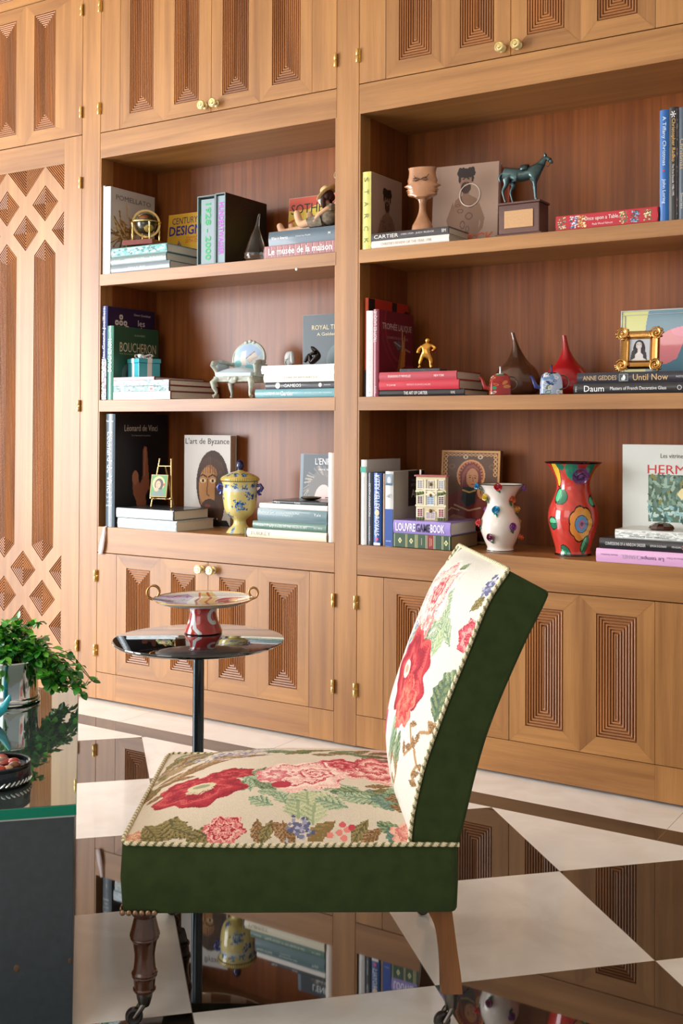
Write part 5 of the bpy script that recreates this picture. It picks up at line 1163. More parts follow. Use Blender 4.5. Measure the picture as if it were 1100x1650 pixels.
def onv(az, z_, pa=pw_):
    r = float(np.interp(z_, pa[2:,1], pa[2:,0])); r2 = float(np.interp(z_+.004, pa[2:,1], pa[2:,0])); sl = (r2-r)/.004
    n = Vector((math.cos(az), math.sin(az), -sl)).normalized(); return Vector((r*math.cos(az), r*math.sin(az), z_)), n
AZC = rad(-57.6)   # direction to the camera
RO = [(-78,.236,(58,140,180)),(-14,.236,(190,40,50)),(72,.232,(150,100,170)),(-72,.196,(216,190,80)),(38,.188,(214,106,64)),(-24,.148,(40,140,180)),(64,.148,(220,170,80)),(-82,.100,(214,80,84)),(26,.092,(140,70,150)),(-38,.056,(120,40,84)),(74,.055,(220,110,70)),(150,.19,(190,60,70)),(-140,.14,(150,90,170)),(180,.08,(60,140,180)),(120,.1,(216,190,80))]
for az, z_, c_ in RO:
    p, n = onv(AZC+rad(az), z_); m = MB(); blossom(m, p-n*.001, n, .0165, 0); o = m.build('rose', cm(c_, .2, coat=.4), wv, smooth=True)
    m = MB(); q = p+Vector((0,0,-.014)); side = n.cross(Vector((0,0,1))).normalized(); l0 = p+Vector((0,0,-.006))+side*.004; tip, n2 = onv(AZC+rad(az)+.10, z_-.026) if z_ > .04 else (p, n)
    v = [l0, (l0+tip)*.5+side*.009+n*.004, tip+n*.003, (l0+tip)*.5-side*.007+n*.004, (l0+tip)*.5+n*.007]; m.add(v, [(0,1,4),(1,2,4),(2,3,4),(3,0,4)]); m.build('rose_leaf', cm((40,120,80), .25, coat=.3), wv, smooth=False)
# red vase
rv = empty('painted_vase', 'tall flared red vase painted with flowers, a purple rose modelled near the rim', 'vase', (-1.400,.150,C2))
profr = smoothprof([(.0,0),(.060,0),(.062,.004),(.061,.020),(.072,.060),(.083,.100),(.087,.130),(.082,.165),(.066,.205),(.058,.235),(.062,.265),(.080,.300),(.100,.322)], 5)
cv = Cv(300, 180, (196,60,50)); cv.a *= 1+.10*np.sin(cv.X*.3+cv.Y*.15)[..., None]*np.sin(cv.Y*.21-cv.X*.05)[..., None]
def U(az): return ((math.degrees(AZC)+az) % 360)/360*300
def D(z_):
    pa = np.array(profr); d = np.r_[0, np.cumsum(np.hypot(np.diff(pa[:,0]), np.diff(pa[:,1])))]; k = np.argmax(pa[:,0] > .0599); return float(np.interp(z_, pa[k:,1], d[k:]))/d[-1]*180
BLK = (22,18,18)
def vleaf(az, z_, L, W, ang):
    x, y = U(az), D(z_); cv.ell(x, y, L+1.6, W+1.6, BLK, rot=ang); cv.ell(x, y, L, W, (26,110,80), rot=ang); q = rad(ang+90); cv.ell(x+math.cos(q)*W*.35, y+math.sin(q)*W*.35, L*.8, W*.5, (90,190,140), rot=ang); cv.line([(x-L*math.cos(rad(ang)), y-L*math.sin(rad(ang))), (x+L*math.cos(rad(ang)), y+L*math.sin(rad(ang)))], 1.2, BLK)
def vflower(az, z_, r_, c1, c2, c3):
    x, y = U(az), D(z_)
    for c_, rr2 in ((BLK, r_+1.6), (c1, r_)):
        for k in range(7): a = k*.8976; cv.ell(x+rr2*.55*math.cos(a)*.9, y+rr2*.55*math.sin(a)*1.05, rr2*.47+(.7 if c_ is BLK else 0), rr2*.5+(.7 if c_ is BLK else 0), c_)
    cv.ell(x+r_*.3, y, r_*.5, r_*.9, (220,170,70), al=.7); cv.ell(x, y, r_*.5+1, r_*.52+1, BLK); cv.ell(x, y, r_*.5, r_*.52, c2); cv.ell(x, y, r_*.25, r_*.26, c3); cv.ell(x, y, r_*.12, r_*.12, (110,50,80))
for off in (0, 180):
    vflower(8+off, .112, 25, (222,140,60), (90,140,190), (170,110,150))
    vleaf(-52+off, .205, 12, 19, 80); vleaf(52+off, .190, 8, 15, 100); vleaf(-66+off, .112, 12, 9, 0); vleaf(24+off, .040, 14, 9, 70); vleaf(-36+off, .012, 15, 9, 150)
    x, y = U(-62+off), D(.285); cv.ell(x, y, 10, 24, BLK, rot=-14); cv.ell(x, y, 8.4, 22, (226,186,60), rot=-14); x, y = U(70+off), D(.27); cv.ell(x, y, 9, 24, BLK, rot=12); cv.ell(x, y, 7.6, 22, (226,186,60), rot=12)
    x, y = U(8+off), D(.295); cv.ell(x-20, y, 14, 16, (40,130,100)); cv.ell(x+20, y, 12, 14, (40,130,100)); cv.ell(x-42, y+8, 8, 8, (30,110,90)); cv.ell(x+46, y+6, 7, 10, (30,110,90))
cv.rect(0, 177, 300, 180, BLK); cv.rect(0, D(0), 300, D(.006), BLK)
lathe_paint('body', profr, cv, GLAZE, rv)
MB().lathe([(.100,.322),(.098,.3225),(.078,.300),(.058,.265),(.053,.235),(.0,.20)], 48, cap=False).build('inner_wall', cm((60,30,30), .2, coat=.4), rv, smooth=True)
pa_ = np.array(profr)
p, n = onv(AZC+rad(6), .283, pa_); m = MB()
blossom(m, p-n*.002, n, .034, 0)
m.build('modelled_rose', mat('purple_glaze', (130,84,140), .15, coat=.5), rv, smooth=True)
# stack at the right
z = C2
b = book('pink fashion book with upside-down grey title, lowest at the right end of the counter', .044, .185, .300, (222,170,212), (-1.2640,.002,z), lying=True)
text(b, 'Le temps', (.188,-.0046,.022), (-1,0,0), (0,0,-1), .072, .016, (100,70,110)); text(b, 'CHANEL', (.118,-.0046,.022), (-1,0,0), (0,0,-1), .066, .013, (180,160,190)); text(b, 'Edmonde Charles-Roux', (.045,-.0046,.025), (-1,0,0), (0,0,-1), .056, .006, (130,90,130)); text(b, 'Editions du Chêne', (.262,-.0046,.026), (-1,0,0), (0,0,-1), .056, .006, (130,90,130)); z += .0442
b = book('black book about a window dresser, between the pink and the marbled white book', .034, .175, .292, (40,38,42), (-1.2560,.012,z), lying=True, spine=[('CONFESSIONS OF A WINDOW DRESSER', .07, .53, .010, (226,226,226)), ('SIMON DOONAN', .58, .76, .007, (220,220,220)), ('PENGUIN', .82, .92, .006, (220,220,220)), ('OX', .93, .985, .014, (220,150,140))]); z += .0342
cvm = speck(130, 14, (214,216,212), [(230,232,230),(190,196,192),(170,178,174),(240,240,238)], 150, 4, 1.1)
b = book('marbled white book under the brown glass paperweight', .030, .165, .242, (214,214,210), (-1.2060,.020,z), lying=True); spineart(b, cvm, .002, .240, .003, .027); text(b, 'Bernard the Salvator', (.115,-.0054,.010), (1,0,0), (0,0,1), .13, .006, (110,120,116)); z += .0302
o = empty('paperweight', 'low faceted dark brown glass paperweight on the marbled white book', 'paperweight', (-1.070,.080,z)); m = MB(); m.lathe([(0,0),(.036,0),(.042,.005),(.038,.013),(.025,.021),(.010,.024),(0,.0245)], 11); m.build('body', mat('brown_glass', (58,22,18), .08, coat=.8), o)
cv = Cv(110, 130, (210,214,208)); cv.rect(36, 42, 110, 96, (88,112,92)); rj = random.Random(4)
for k in range(220):
    x, y = rj.uniform(37,109), rj.uniform(43,95); cv.ell(x, y, rj.uniform(1.5,6), rj.uniform(1,2.4), rj.choice([(70,98,80),(120,150,130),(150,176,160),(96,128,120),(60,80,60),(130,130,70)] if y > 60 else [(100,150,150),(60,100,100),(150,190,190),(44,78,70),(180,206,200)]), rot=rj.uniform(0,180))
cv.poly([(76,74),(80,80),(96,86),(100,82),(92,72),(82,68)], (226,214,160)).poly([(92,72),(104,78),(106,68),(98,64)], (120,150,84))
b = book('large pale fashion window book standing behind the stack at the right end', .030, .272, .385, (214,214,208), (-1.238,.222,C2), rz=rad(-90), face=cv)
ftext(b, 'Les vitrines', .030, .172, .348, .082, .015, (60,60,60)); ftext(b, 'HERMÈS', .030, .176, .306, .178, .038, (196,50,52))
# ================================================================== foreground
# ---- slipper chair; local x = front to back of the chair side, y = width, z = up
CH = empty('slipper_chair', 'low armless chair in green velvet and floral needlepoint on casters', 'chair', (-1.18300, -1.70359, 0), (0, 0, YAW))
Wd = .60
def F3(t): return 1-np.abs(2*t-1)**3
def P_seat(u, v): return -.428+u*.62, v*Wd, .3785+.064*F3(np.clip(u*.62/.72, 0, 1))*F3(v)
fp = np.array([(.1405,.372),(.1448,.42),(.1500,.4513),(.1675,.5282),(.1941,.6052),(.2245,.686),(.2561,.7632),(.2939,.8564),(.3342,.9178)])
fp = np.array(smoothprof([tuple(x) for x in fp], 4))
fd = np.r_[0, np.cumsum(np.hypot(*np.diff(fp, axis=0).T))]; fd /= fd[-1]
bp_ = np.array(smoothprof([(.2345,.372),(.2510,.4359),(.2680,.5091),(.2910,.5898),(.3214,.6705),(.3677,.7759),(.4020,.8450),(.4150,.8753)], 4))
bd = np.r_[0, np.cumsum(np.hypot(*np.diff(bp_, axis=0).T))]; bd /= bd[-1]
def P_back(u, v, k=.056):
    U_ = np.interp(v, fd, fp[:, 0]); Z_ = np.interp(v, fd, fp[:, 1]); e = .02
    a = np.clip(v+e, 0, 1); b = np.clip(v-e, 0, 1); dU = np.interp(a, fd, fp[:, 0])-np.interp(b, fd, fp[:, 0]); dZ = np.interp(a, fd, fp[:, 1])-np.interp(b, fd, fp[:, 1]); L = np.hypot(dU, dZ)
    bl = k*F3(u)*(1-np.abs(2*v-1)**4)+.001
    return U_-dZ/L*bl-.036*u*v, u*Wd*.985+.004, Z_+dU/L*bl-.014*u*v
RED4 = [(176,46,58),(158,30,46),(132,22,40),(170,34,50),(198,84,80)]; PNK = [(242,220,206),(236,204,190),(226,170,158),(238,208,196),(196,84,94)]
GRN = [(70,96,74),(112,132,98),(150,160,120),(88,112,84)]; OLV = [(96,90,54),(128,116,68),(150,132,84),(84,76,50)]; SAG = [(120,146,120),(156,172,140),(184,192,156),(92,124,104)]
BRN = [(128,96,56),(160,120,80),(104,80,48),(176,140,104)]; LAV = [(120,122,150),(150,150,176),(96,98,130),(176,174,190)]
cv = Cv(260, 252, (212,198,178)); W0, H0 = 260, 252
cv.noise(.05)
def at(u, v): return u*W0, v*H0
rs = random.Random(21)
def spray(c, u0, v0, u1, v1, n, cols, L0, W_a, spread=.03, ang=None, asp=(W0, H0)):
    for k in range(n):
        t = k/max(1, n-1); u = u0+(u1-u0)*t+rs.gauss(0, spread); v = v0+(v1-v0)*t+rs.gauss(0, spread); a = ang+rs.gauss(0, 22) if ang is not None else rs.uniform(0, 360)
        c.leaf(u*asp[0], v*asp[1], L0*rs.uniform(.7, 1.3), W_a*rs.uniform(.7, 1.3), a, rs.choice(cols))
# scrolling brown and olive leaves along the front and far side
spray(cv, .0, .30, .06, .90, 22, [BRN, OLV, BRN], 30, 9, .025, 62)
spray(cv, .05, .52, .30, .70, 16, [BRN, [(150,120,84),(176,146,112),(196,170,138)]], 34, 9, .02, 30)
spray(cv, .08, .86, .5, .80, 14, [OLV, SAG, BRN], 26, 9, .03); spray(cv, .03, .60, .16, .86, 22, [BRN, OLV, [(176,150,116),(150,124,90)]], 30, 10, .035, 50)
for k in range(150): u, v = .24+rs.gauss(0, .09)+.06, .72+rs.gauss(0, .035); cv.ell(u*W0, v*H0, rs.uniform(1, 2.6), rs.uniform(1, 2.2), rs.choice(LAV+[(206,196,200)]))
spray(cv, .38, .70, .80, .66, 16, [OLV, GRN, [(84,92,52),(124,128,78)]], 32, 11, .02, 8)
spray(cv, .30, .40, .46, .30, 12, [GRN, SAG, SAG], 30, 16, .035)
spray(cv, .36, .44, .42, .22, 8, [SAG, GRN], 28, 13, .02, -50)
spray(cv, .50, .26, .62, .20, 9, [SAG, [(150,164,124),(184,190,150),(204,204,168)]], 30, 20, .02, -70)
spray(cv, .64, .27, .80, .18, 12, [GRN, SAG, [(96,124,110),(130,150,128)]], 32, 16, .02, -20)
spray(cv, .78, .30, .95, .20, 12, [BRN, OLV, SAG], 26, 11, .03, 10)
spray(cv, .80, .60, .98, .45, 10, [GRN, OLV], 26, 11, .03)
cv.rose(*at(.82, .47), 34, 34, [(224,160,150),(200,96,96),(170,60,66),(236,196,180)], seed=2, turns=2.4); cv.rose(*at(.68, .50), 20, 20, [(190,60,74),(220,140,136),(160,40,56)], seed=4, turns=2)
cv.rose(*at(.205, .315), 40, 33, RED4, seed=1, turns=1.7, pet=5, heart=(206,196,166)); cv.rose(*at(.30, .43), 22, 16, RED4, seed=3, turns=1.5); cv.rose(*at(.14, .40), 20, 14, RED4, seed=6, turns=1.5)
cv.ell(*at(.21, .34), 13, 8, (206,196,160)).ell(*at(.21, .34), 8, 4, (150,150,120))
cv.rose(*at(.565, .39), 40, 36, PNK, seed=5, turns=1.9); cv.rose(*at(.46, .40), 17, 20, [(236,206,196),(220,150,150),(206,110,116)], seed=2, turns=1.3); cv.rose(*at(.60, .40), 18, 15, [(190,70,84),(228,170,160),(240,214,200)], seed=8, turns=2.4); cv.ell(*at(.49, .30), 9, 7, (176,48,66))
# border sprigs along the near edge
cv.rose(*at(.035, .045), 11, 10, [(214,160,130),(196,130,100),(226,190,160)], seed=3, turns=1.6)
for x, y, L, Wl, a in ((.06,.01,34,26,50),(.12,.01,34,28,75),(.17,.02,30,24,110),(.20,.01,30,18,20),(.10,.03,26,16,120),(.22,.03,24,16,150)): cv.leaf(*at(x, y), L, Wl, a, rs.choice([OLV, OLV, [(110,104,64),(140,126,78),(168,140,84)]]))
cv.rose(*at(.318, .052), 17, 15, [(232,180,166),(206,100,104),(222,150,140),(170,44,60)], seed=7, turns=2.0)
cv.leaf(*at(.43, .0), 24, 12, 95, BRN); cv.leaf(*at(.44, .0), 24, 11, 70, OLV)
cv.leaf(*at(.55, .005), 30, 14, 140, BRN); cv.leaf(*at(.52, .0), 22, 12, 100, BRN); cv.leaf(*at(.59, .01), 30, 15, 40, [(140,104,60),(120,110,62),(160,126,80)])
for k in range(46): cv.ell((.565+rs.gauss(0, .018))*W0, (.055+rs.gauss(0, .022))*H0, rs.uniform(1.2, 2.6), rs.uniform(1.2, 2.4), rs.choice(LAV+[(84,88,124)]))
cv.leaf(*at(.73, .0), 28, 12, 60, OLV); cv.leaf(*at(.76, .0), 24, 11, 40, BRN)
for x, y in ((.70,.07),(.715,.05),(.69,.04),(.705,.02),(.73,.06),(.66,.03)): cv.ell(*at(x, y), 3, 3, rs.choice([(206,90,92),(222,130,120),(190,60,74)]))
cv.leaf(*at(.81, .085), 30, 13, -30, GRN); cv.leaf(*at(.85, .06), 24, 11, -70, [(84,116,104),(116,142,122)]); cv.rose(*at(.92, .04), 17, 12, [(222,150,136),(206,120,110),(232,180,160)], seed=2, turns=1.6)
paint_mesh('seat_cushion', cv, P_seat, NEEDLE, CH)
# backrest front
cv = Cv(250, 260, (208,204,194)); cv.noise(.05); W1, H1 = 250, 260
def bt(u, v): return u*W1, v*H1
A1 = (W1, H1)
spray(cv, .98, .95, .75, .30, 20, [SAG, GRN, OLV], 28, 10, .04, 80, A1); spray(cv, .9, .5, .8, .1, 14, [BRN, SAG, OLV], 26, 8, .05, 80, A1)
spray(cv, .42, .93, .30, .86, 7, [SAG, GRN], 30, 14, .015, -60, A1); spray(cv, .34, .86, .20, .72, 12, [SAG, [(150,170,130),(184,194,156)], SAG], 34, 20, .02, -110, A1); spray(cv, .36, .70, .20, .64, 9, [GRN, SAG], 28, 12, .02, -60, A1)
spray(cv, .55, .66, .65, .52, 10, [SAG, BRN, LAV], 22, 9, .03, 80, A1); spray(cv, .36, .38, .24, .28, 10, [SAG, GRN, [(96,130,110),(140,164,136)]], 32, 14, .02, -80, A1)
for k in range(50): cv.ell((.62+rs.gauss(0, .03))*W1, (.60+rs.gauss(0, .05))*H1, 2, 2, rs.choice(LAV+[(210,200,196)]))
cv.rose(*bt(.50, .79), 58, 38, PNK+[(244,226,214)], seed=5, turns=1.9); cv.rose(*bt(.42, .68), 22, 20, [(236,206,196),(206,110,110),(224,150,140)], seed=2, turns=1.4); cv.rose(*bt(.50, .81), 20, 16, [(180,60,74),(228,170,160)], seed=8, turns=2.0)
cv.rose(*bt(.40, .50), 62, 40, RED4, seed=1, turns=1.8, pet=5); cv.rose(*bt(.30, .40), 30, 24, [(206,90,80),(180,50,56),(220,120,100)], seed=3, turns=1.5); cv.ell(*bt(.46, .49), 16, 9, (222,206,190)).ell(*bt(.46, .49), 9, 4, (190,150,120))
cv.rose(*bt(.72, .18), 38, 34, [(176,50,96),(150,34,76),(206,100,130)], seed=4, turns=1.6); cv.rose(*bt(.012, .735), 16, 16, [(200,90,100),(170,50,64),(226,150,144)], seed=6, turns=1.6)
cv.leaf(*bt(.0, .62), 44, 26, -75, GRN); cv.leaf(*bt(.05, .57), 40, 26, -100, [(84,104,80),(120,132,90),(66,92,76)])
for k in range(26): cv.ell((.05+rs.gauss(0, .015))*W1, (.92+rs.gauss(0, .022))*H1, rs.uniform(1.4, 3), rs.uniform(1.4, 2.6), rs.choice(LAV+[(84,88,130)]))
cv.leaf(*bt(.03, .88), 20, 10, -60, OLV)
for pts in ([(.0,.42),(.05,.41),(.03,.38),(.08,.36)],[(.16,.36),(.10,.30),(.14,.26)],[(.08,.30),(.04,.26),(.06,.22),(.02,.20)],[(.28,.22),(.20,.18),(.24,.13)],[(.36,.17),(.30,.12)]): cv.line([bt(*p) for p in pts], 3, (168,130,86)); [cv.leaf(*bt(*p), 13, 6, rs.uniform(0, 360), BRN) for p in pts]
spray(cv, .25, .12, .12, .02, 6, [GRN, SAG], 26, 10, .02, -60, A1)
paint_mesh('backrest_cushion', cv, P_back, NEEDLE, CH)
# velvet body of the seat
m = MB(); a0, a1, z0_, z1_ = -.4295, .2335, .239, .3775; rc = .016; outl = []
for cx_, cy_, q0 in ((a0+rc, rc, 180), (a1-rc, rc, 270), (a1-rc, Wd-rc, 0), (a0+rc, Wd-rc, 90)):
    for k in range(7): a = rad(q0+15*k); outl.append((cx_+rc*math.cos(a), cy_+rc*math.sin(a)))
n = len(outl); rings = []
for zz, g_ in ((z0_, -.004), (z0_+.006, .0), (z0_+.07, .004), (z1_-.004, .001), (z1_, -.004)):
    rings.append([(x+g_*(1 if x > 0 else -1)*(1-.5*(x > 0)), y+g_*(1 if y > .3 else -1), zz-(.0 if x < .1 else -.006)*(zz < .25)) for x, y in outl])
vs = [p for r_ in rings for p in r_]; fs = [(i*n+k, i*n+(k+1) % n, (i+1)*n+(k+1) % n, (i+1)*n+k) for i in range(4) for k in range(n)]; fs += [tuple(range(n))[::-1], tuple(4*n+k for k in range(n))]
m.add(vs, fs).build('seat_side_velvet', VELVET, CH, smooth=True, angle=50)
# velvet shell of the backrest
m = MB(); N_ = 30; T_ = np.linspace(0, 1, N_); FU, FZ = np.interp(T_, fd, fp[:, 0]), np.interp(T_, fd, fp[:, 1]); BU, BZ = np.interp(T_, bd, bp_[:, 0]), np.interp(T_, bd, bp_[:, 1])
Y0, Y1 = .002, Wd*.985+.006; vs = []
for i in range(N_): k_ = i/(N_-1); vs += [(FU[i], Y0, FZ[i]), (BU[i], Y0, BZ[i]), (BU[i]-.036*k_, Y1, BZ[i]-.014*k_), (FU[i]-.036*k_, Y1, FZ[i]-.014*k_)]
fs = []
for i in range(N_-1):
    a, b = 4*i, 4*i+4
    fs += [(a, a+1, b+1, b), (a+1, a+2, b+2, b+1), (a+2, a+3, b+3, b+2), (a+3, a, b, b+3)]
# domed top
e = 4*(N_-1); top = []
fs += [(0, 3, 2, 1), (e, e+1, e+2, e+3)]
o = m.add(vs, fs).build('backrest_velvet', VELVET, CH, smooth=True, bevel=.007, angle=50)
# twisted cords
def cord(name, path, r=.0042, pitch=.016):
    pts = np.array(path, float); d = np.r_[0, np.cumsum(np.sqrt((np.diff(pts, axis=0)**2).sum(1)))]; L = d[-1]; rows = int(L/.0022)
    cvc = Cv(16, rows, (226,214,180)); ph = (cvc.X/16+cvc.Y*L/rows/pitch) % 1; cvc.put(ph < .38, (112,112,76)); cvc.put((ph > .5) & (ph < .56), (180,166,124))
    s_ = np.linspace(0, L, rows+1); c_ = np.stack([np.interp(s_, d, pts[:, k]) for k in range(3)], 1); t = np.gradient(c_, axis=0); t /= np.linalg.norm(t, axis=1)[:, None]+1e-12
    up = np.zeros_like(t); prev = np.array([.1, .2, 1.0])
    for i in range(len(t)):
        q = prev-t[i]*prev.dot(t[i]); q /= np.linalg.norm(q)+1e-9; up[i] = q; prev = q
    sd = np.cross(t, up)
    def P(u, v):
        i = np.clip(np.round(v*rows).astype(int), 0, rows); a = u*2*math.pi; k = r*(1+.12*np.cos(2*(a+2*math.pi*s_[i]/pitch/2*1.0)*1))
        p = c_[i]+up[i]*(k*np.cos(a))[:, None]+sd[i]*(k*np.sin(a))[:, None]; return p[:, 0], p[:, 1], p[:, 2]
    return paint_mesh(name, cvc, P, CORD, CH)
zr = .3785
near = [(x, -.002, zr-.001+.002*math.sin(x*9)) for x in np.linspace(.236, a0+.012, 50)]; front = [(a0+.004, .004, zr), (a0, .016, zr)]+[(a0-.001, y, zr+.0015) for y in np.linspace(.03, Wd-.03, 40)]+[(a0, Wd-.016, zr), (a0+.004, Wd-.004, zr)]; far_ = [(x, Wd+.002, zr) for x in np.linspace(a0+.012, .236, 40)]
cord('seat_cord', near+front+far_)
bk = [(float(np.interp(t, fd, fp[:, 0]))-.003, Y0, float(np.interp(t, fd, fp[:, 1]))) for t in np.linspace(.01, .992, 60)]
tp_ = fp[-1]; topc = [(tp_[0]-.002-.036*y/Y1, y, tp_[1]+.003-.014*y/Y1) for y in np.linspace(Y0+.006, Y1-.006, 40)]
bk2 = [(x-.036*(1-i/59), Y1, z_-.014*(1-i/59)) for i, (x, _, z_) in enumerate(bk[::-1])]
cord('backrest_cord', bk+topc+bk2)
# nails
for k in range(6):
    MB().sph((a0+.0035+.0125*k, -.0035, .243), (.0058,.0036,.0058), 14, 8).build('brass_nail', mat('nail_head', (150,120,96), .35, metal=.9), CH, smooth=True)
for k in range(1, 5): MB().sph((a0-.003, .004+.0125*k, .243), (.0036,.0058,.0058), 14, 8).build('brass_nail', mat('nail_head'), CH, smooth=True)
# front legs
FL = smoothprof([(.0285,.2395),(.0288,.232),(.0265,.222),(.0215,.2165)], 3)+smoothprof([(.0222,.2120),(.0235,.2068),(.0268,.193),(.0300,.1815)], 3)+smoothprof([(.0302,.1790),(.0278,.1765),(.0288,.1735),(.0268,.1700),(.0240,.1642),(.0208,.1450),(.0202,.1340),(.0215,.1180),(.0232,.1080)], 3)+smoothprof([(.0250,.1060),(.0262,.1030),(.0245,.1000),(.0252,.0975),(.0228,.0945),(.0215,.0850),(.0208,.0750)], 3)+[(.0228,.0730),(.0230,.0700),(.0205,.0665)]
def caster(par, x, y, ang, ztop):
    cr = MB(); cr.lathe([(0,ztop),(.0165,ztop),(.0168,ztop-.004),(.0150,ztop-.014),(.0115,.040),(.0100,.037),(0,.037)][::-1] if False else [(0,.037),(.0100,.037),(.0115,.040),(.0150,max(.044,ztop-.014)),(.0168,max(.046,ztop-.004)),(.0165,ztop),(0,ztop)], 24)
    o = cr.build('caster_cup', STEEL, par, smooth=True, loc=(x, y, 0))
    wx = x-.020*math.cos(ang); wy = y-.020*math.sin(ang)
    f_ = MB()
    for s_ in (-1, 1): 
        ox_, oy_ = -math.sin(ang)*.010*s_, math.cos(ang)*.010*s_
        f_.tube([(x+ox_*.6, y+oy_*.6, .044), (x-.008*math.cos(ang)+ox_, y-.008*math.sin(ang)+oy_, .034), (wx+ox_, wy+oy_, .018)], [.006,.0055,.0045], 8)
    f_.tube([(wx+math.sin(ang)*.012, wy-math.cos(ang)*.012, .018), (wx-math.sin(ang)*.012, wy+math.cos(ang)*.012, .018)], .0032, 8)
    f_.build('caster_fork', STEEL, o, smooth=True, loc=(-x, -y, 0))
    w_ = MB(); w_.lathe([(0,-.0065),(.010,-.0065),(.0125,-.0075),(.0160,-.0062),(.0176,-.003),(.0178,0),(.0176,.003),(.0160,.0062),(.0125,.0075),(.010,.0065),(0,.0065)], 28, axis='y')
    w_.build('caster_wheel', mat('caster_wheel', (40,34,32), .3, coat=.3), o, smooth=True, loc=(wx-x, wy-y, .0182), rot=(0, 0, ang))
for y in (.047, Wd-.047):
    MB().lathe(FL[::-1], 40).build('front_leg', WALN, CH, smooth=True, loc=(-.3905, y, 0)); caster(CH, -.3905, y, rad(12), .0662)
LF = [(.1709,.2475),(.1882,.2154),(.1969,.1729),(.2019,.1243),(.2033,.0760)]; LR = [(.2235,.2475),(.2285,.2095),(.2361,.1548),(.2423,.1124),(.2455,.0760)]
LF, LR = smoothprof(LF, 4), smoothprof(LR, 4)
for y in (.018, Wd-.018-.042):
    m = MB(); n = len(LF)
    for A, B, ya in ((LF, LR, 0), (LF, LR, .042)):
        pass
    for i in range(n-1):
        f0, f1, r0_, r1_ = LF[i], LF[i+1], LR[i], LR[i+1]
        Z = lambda p, yy: (p[0], y+yy, p[1])
        for q in ([Z(f0,0), Z(r0_,0), Z(r1_,0), Z(f1,0)][::-1], [Z(f0,.042), Z(r0_,.042), Z(r1_,.042), Z(f1,.042)], [Z(f0,0), Z(f1,0), Z(f1,.042), Z(f0,.042)][::-1], [Z(r0_,0), Z(r1_,0), Z(r1_,.042), Z(r0_,.042)]):
            m.add(q, [(0,1,2,3)], [[(p[2]+y*3, p[0]+p[1]+y*2) for p in q]])
    e_ = LF[-1], LR[-1]; m.add([(e_[0][0],y,e_[0][1]),(e_[1][0],y,e_[1][1]),(e_[1][0],y+.042,e_[1][1]),(e_[0][0],y+.042,e_[0][1])], [(0,1,2,3)]); m.add([(LF[0][0],y,LF[0][1]),(LR[0][0],y,LR[0][1]),(LR[0][0],y+.042,LR[0][1]),(LF[0][0],y+.042,LF[0][1])], [(3,2,1,0)])
    m.build('rear_leg', WREAR, CH); caster(CH, .2250, y+.021, rad(20), .0760)
# ---- round side table
ST = empty('side_table', 'round black glossy side table on a slim dark metal column', 'side table', (-2.102,-1.028,0))
BLKG = mat('black_gloss', (14,15,18), .03, coat=.6, ior=1.8)
MB().lathe(smoothprof([(0,.550),(.10,.551),(.18,.557),(.232,.566),(.2485,.574)], 4)+[(.2505,.577),(.2495,.5795),(.247,.580),(0,.580)], 96).build('table_top', BLKG, ST, smooth=True, angle=25)
MB().lathe([(0,.012),(.0165,.012),(.0165,.5495),(0,.5495)], 32).build('column', mat('gunmetal', (70,78,84), .2, metal=.85), ST, smooth=True)
MB().lathe(smoothprof([(0,0),(.19,0),(.193,.003),(.185,.007),(.06,.012),(.02,.018)], 3)+[(0,.018)], 64).build('foot', BLKG, ST, smooth=True)
# ---- cake stand
CS = empty('cake_stand', 'painted ceramic cake stand with a red scrolled foot and gold loop handles', 'cake stand', (-2.155,-.943,.5804), (0,0,YAW)); CS.scale = (.95,.95,.95)
cv = Cv(180, 60, (168,44,40)); 
for k, off in enumerate((0, 60, 120)):
    pts = [(off+30+16*math.cos(t)*(1-t/9), 34+20*math.sin(t)*(1-t/9)) for t in [i*.35 for i in range(15)]]; cv.line(pts, 7.5, (196,204,206)); cv.line([(off+46,34),(off+52,14),(off+62,4)], 7, (196,204,206))
cv.rect(0, 0, 180, 2, (60,20,20)); cv.rect(0, 57, 180, 60, (230,226,220))
lathe_paint('stem', smoothprof([(.0590,.0),(.0600,.004),(.0560,.016),(.0480,.036),(.0430,.058),(.0435,.078),(.0480,.090)], 4), cv, GLAZE, CS, a0=.4)
MB().lathe([(0,.0),(.0585,.0),(.0585,.001),(0,.001)], 40).build('foot_ring', cm((30,20,20), .3), CS)
cv = Cv(200, 200, (232,228,222)); cx_, cy_ = 100, 100
cv.poly([(0,60),(0,150),(50,180),(74,150),(66,110),(70,60),(40,30)], (188,170,206)).poly([(70,190),(92,160),(88,110),(104,60),(96,10),(130,10),(136,60),(120,110),(124,160),(110,195)], (226,200,140)).line([(96,190),(110,150),(104,100),(120,50),(112,10)], 6, (190,100,70)).line([(76,190),(86,150),(82,110),(92,60),(84,20)], 5, (206,120,90))
cv.ell(156, 112, 34, 40, (206,56,50)).ell(146, 104, 22, 20, (220,206,190)).ell(146, 104, 17, 15, (200,60,54)).ell(150, 118, 7, 5, (60,120,80)).ell(138, 96, 6, 5, (230,220,160)).ell(160, 96, 5, 4, (60,60,70))
for k in range(14): cv.ell(34+rs.uniform(-16, 26), 122+rs.uniform(-26, 40), 3, 3, rs.choice([(190,40,70),(150,30,60)]))
cv.line([(56,116),(70,116)], 3, (40,90,60)).line([(56,126),(70,126)], 3, (40,90,60)).line([(56,108),(56,134)], 3, (40,90,60)).line([(80,40),(120,46),(160,40)], 6, (70,80,110)).line([(84,30),(130,30)], 4, (60,110,100)).ell(110, 60, 16, 7, (120,160,200)).ell(60, 60, 16, 8, (230,226,222))
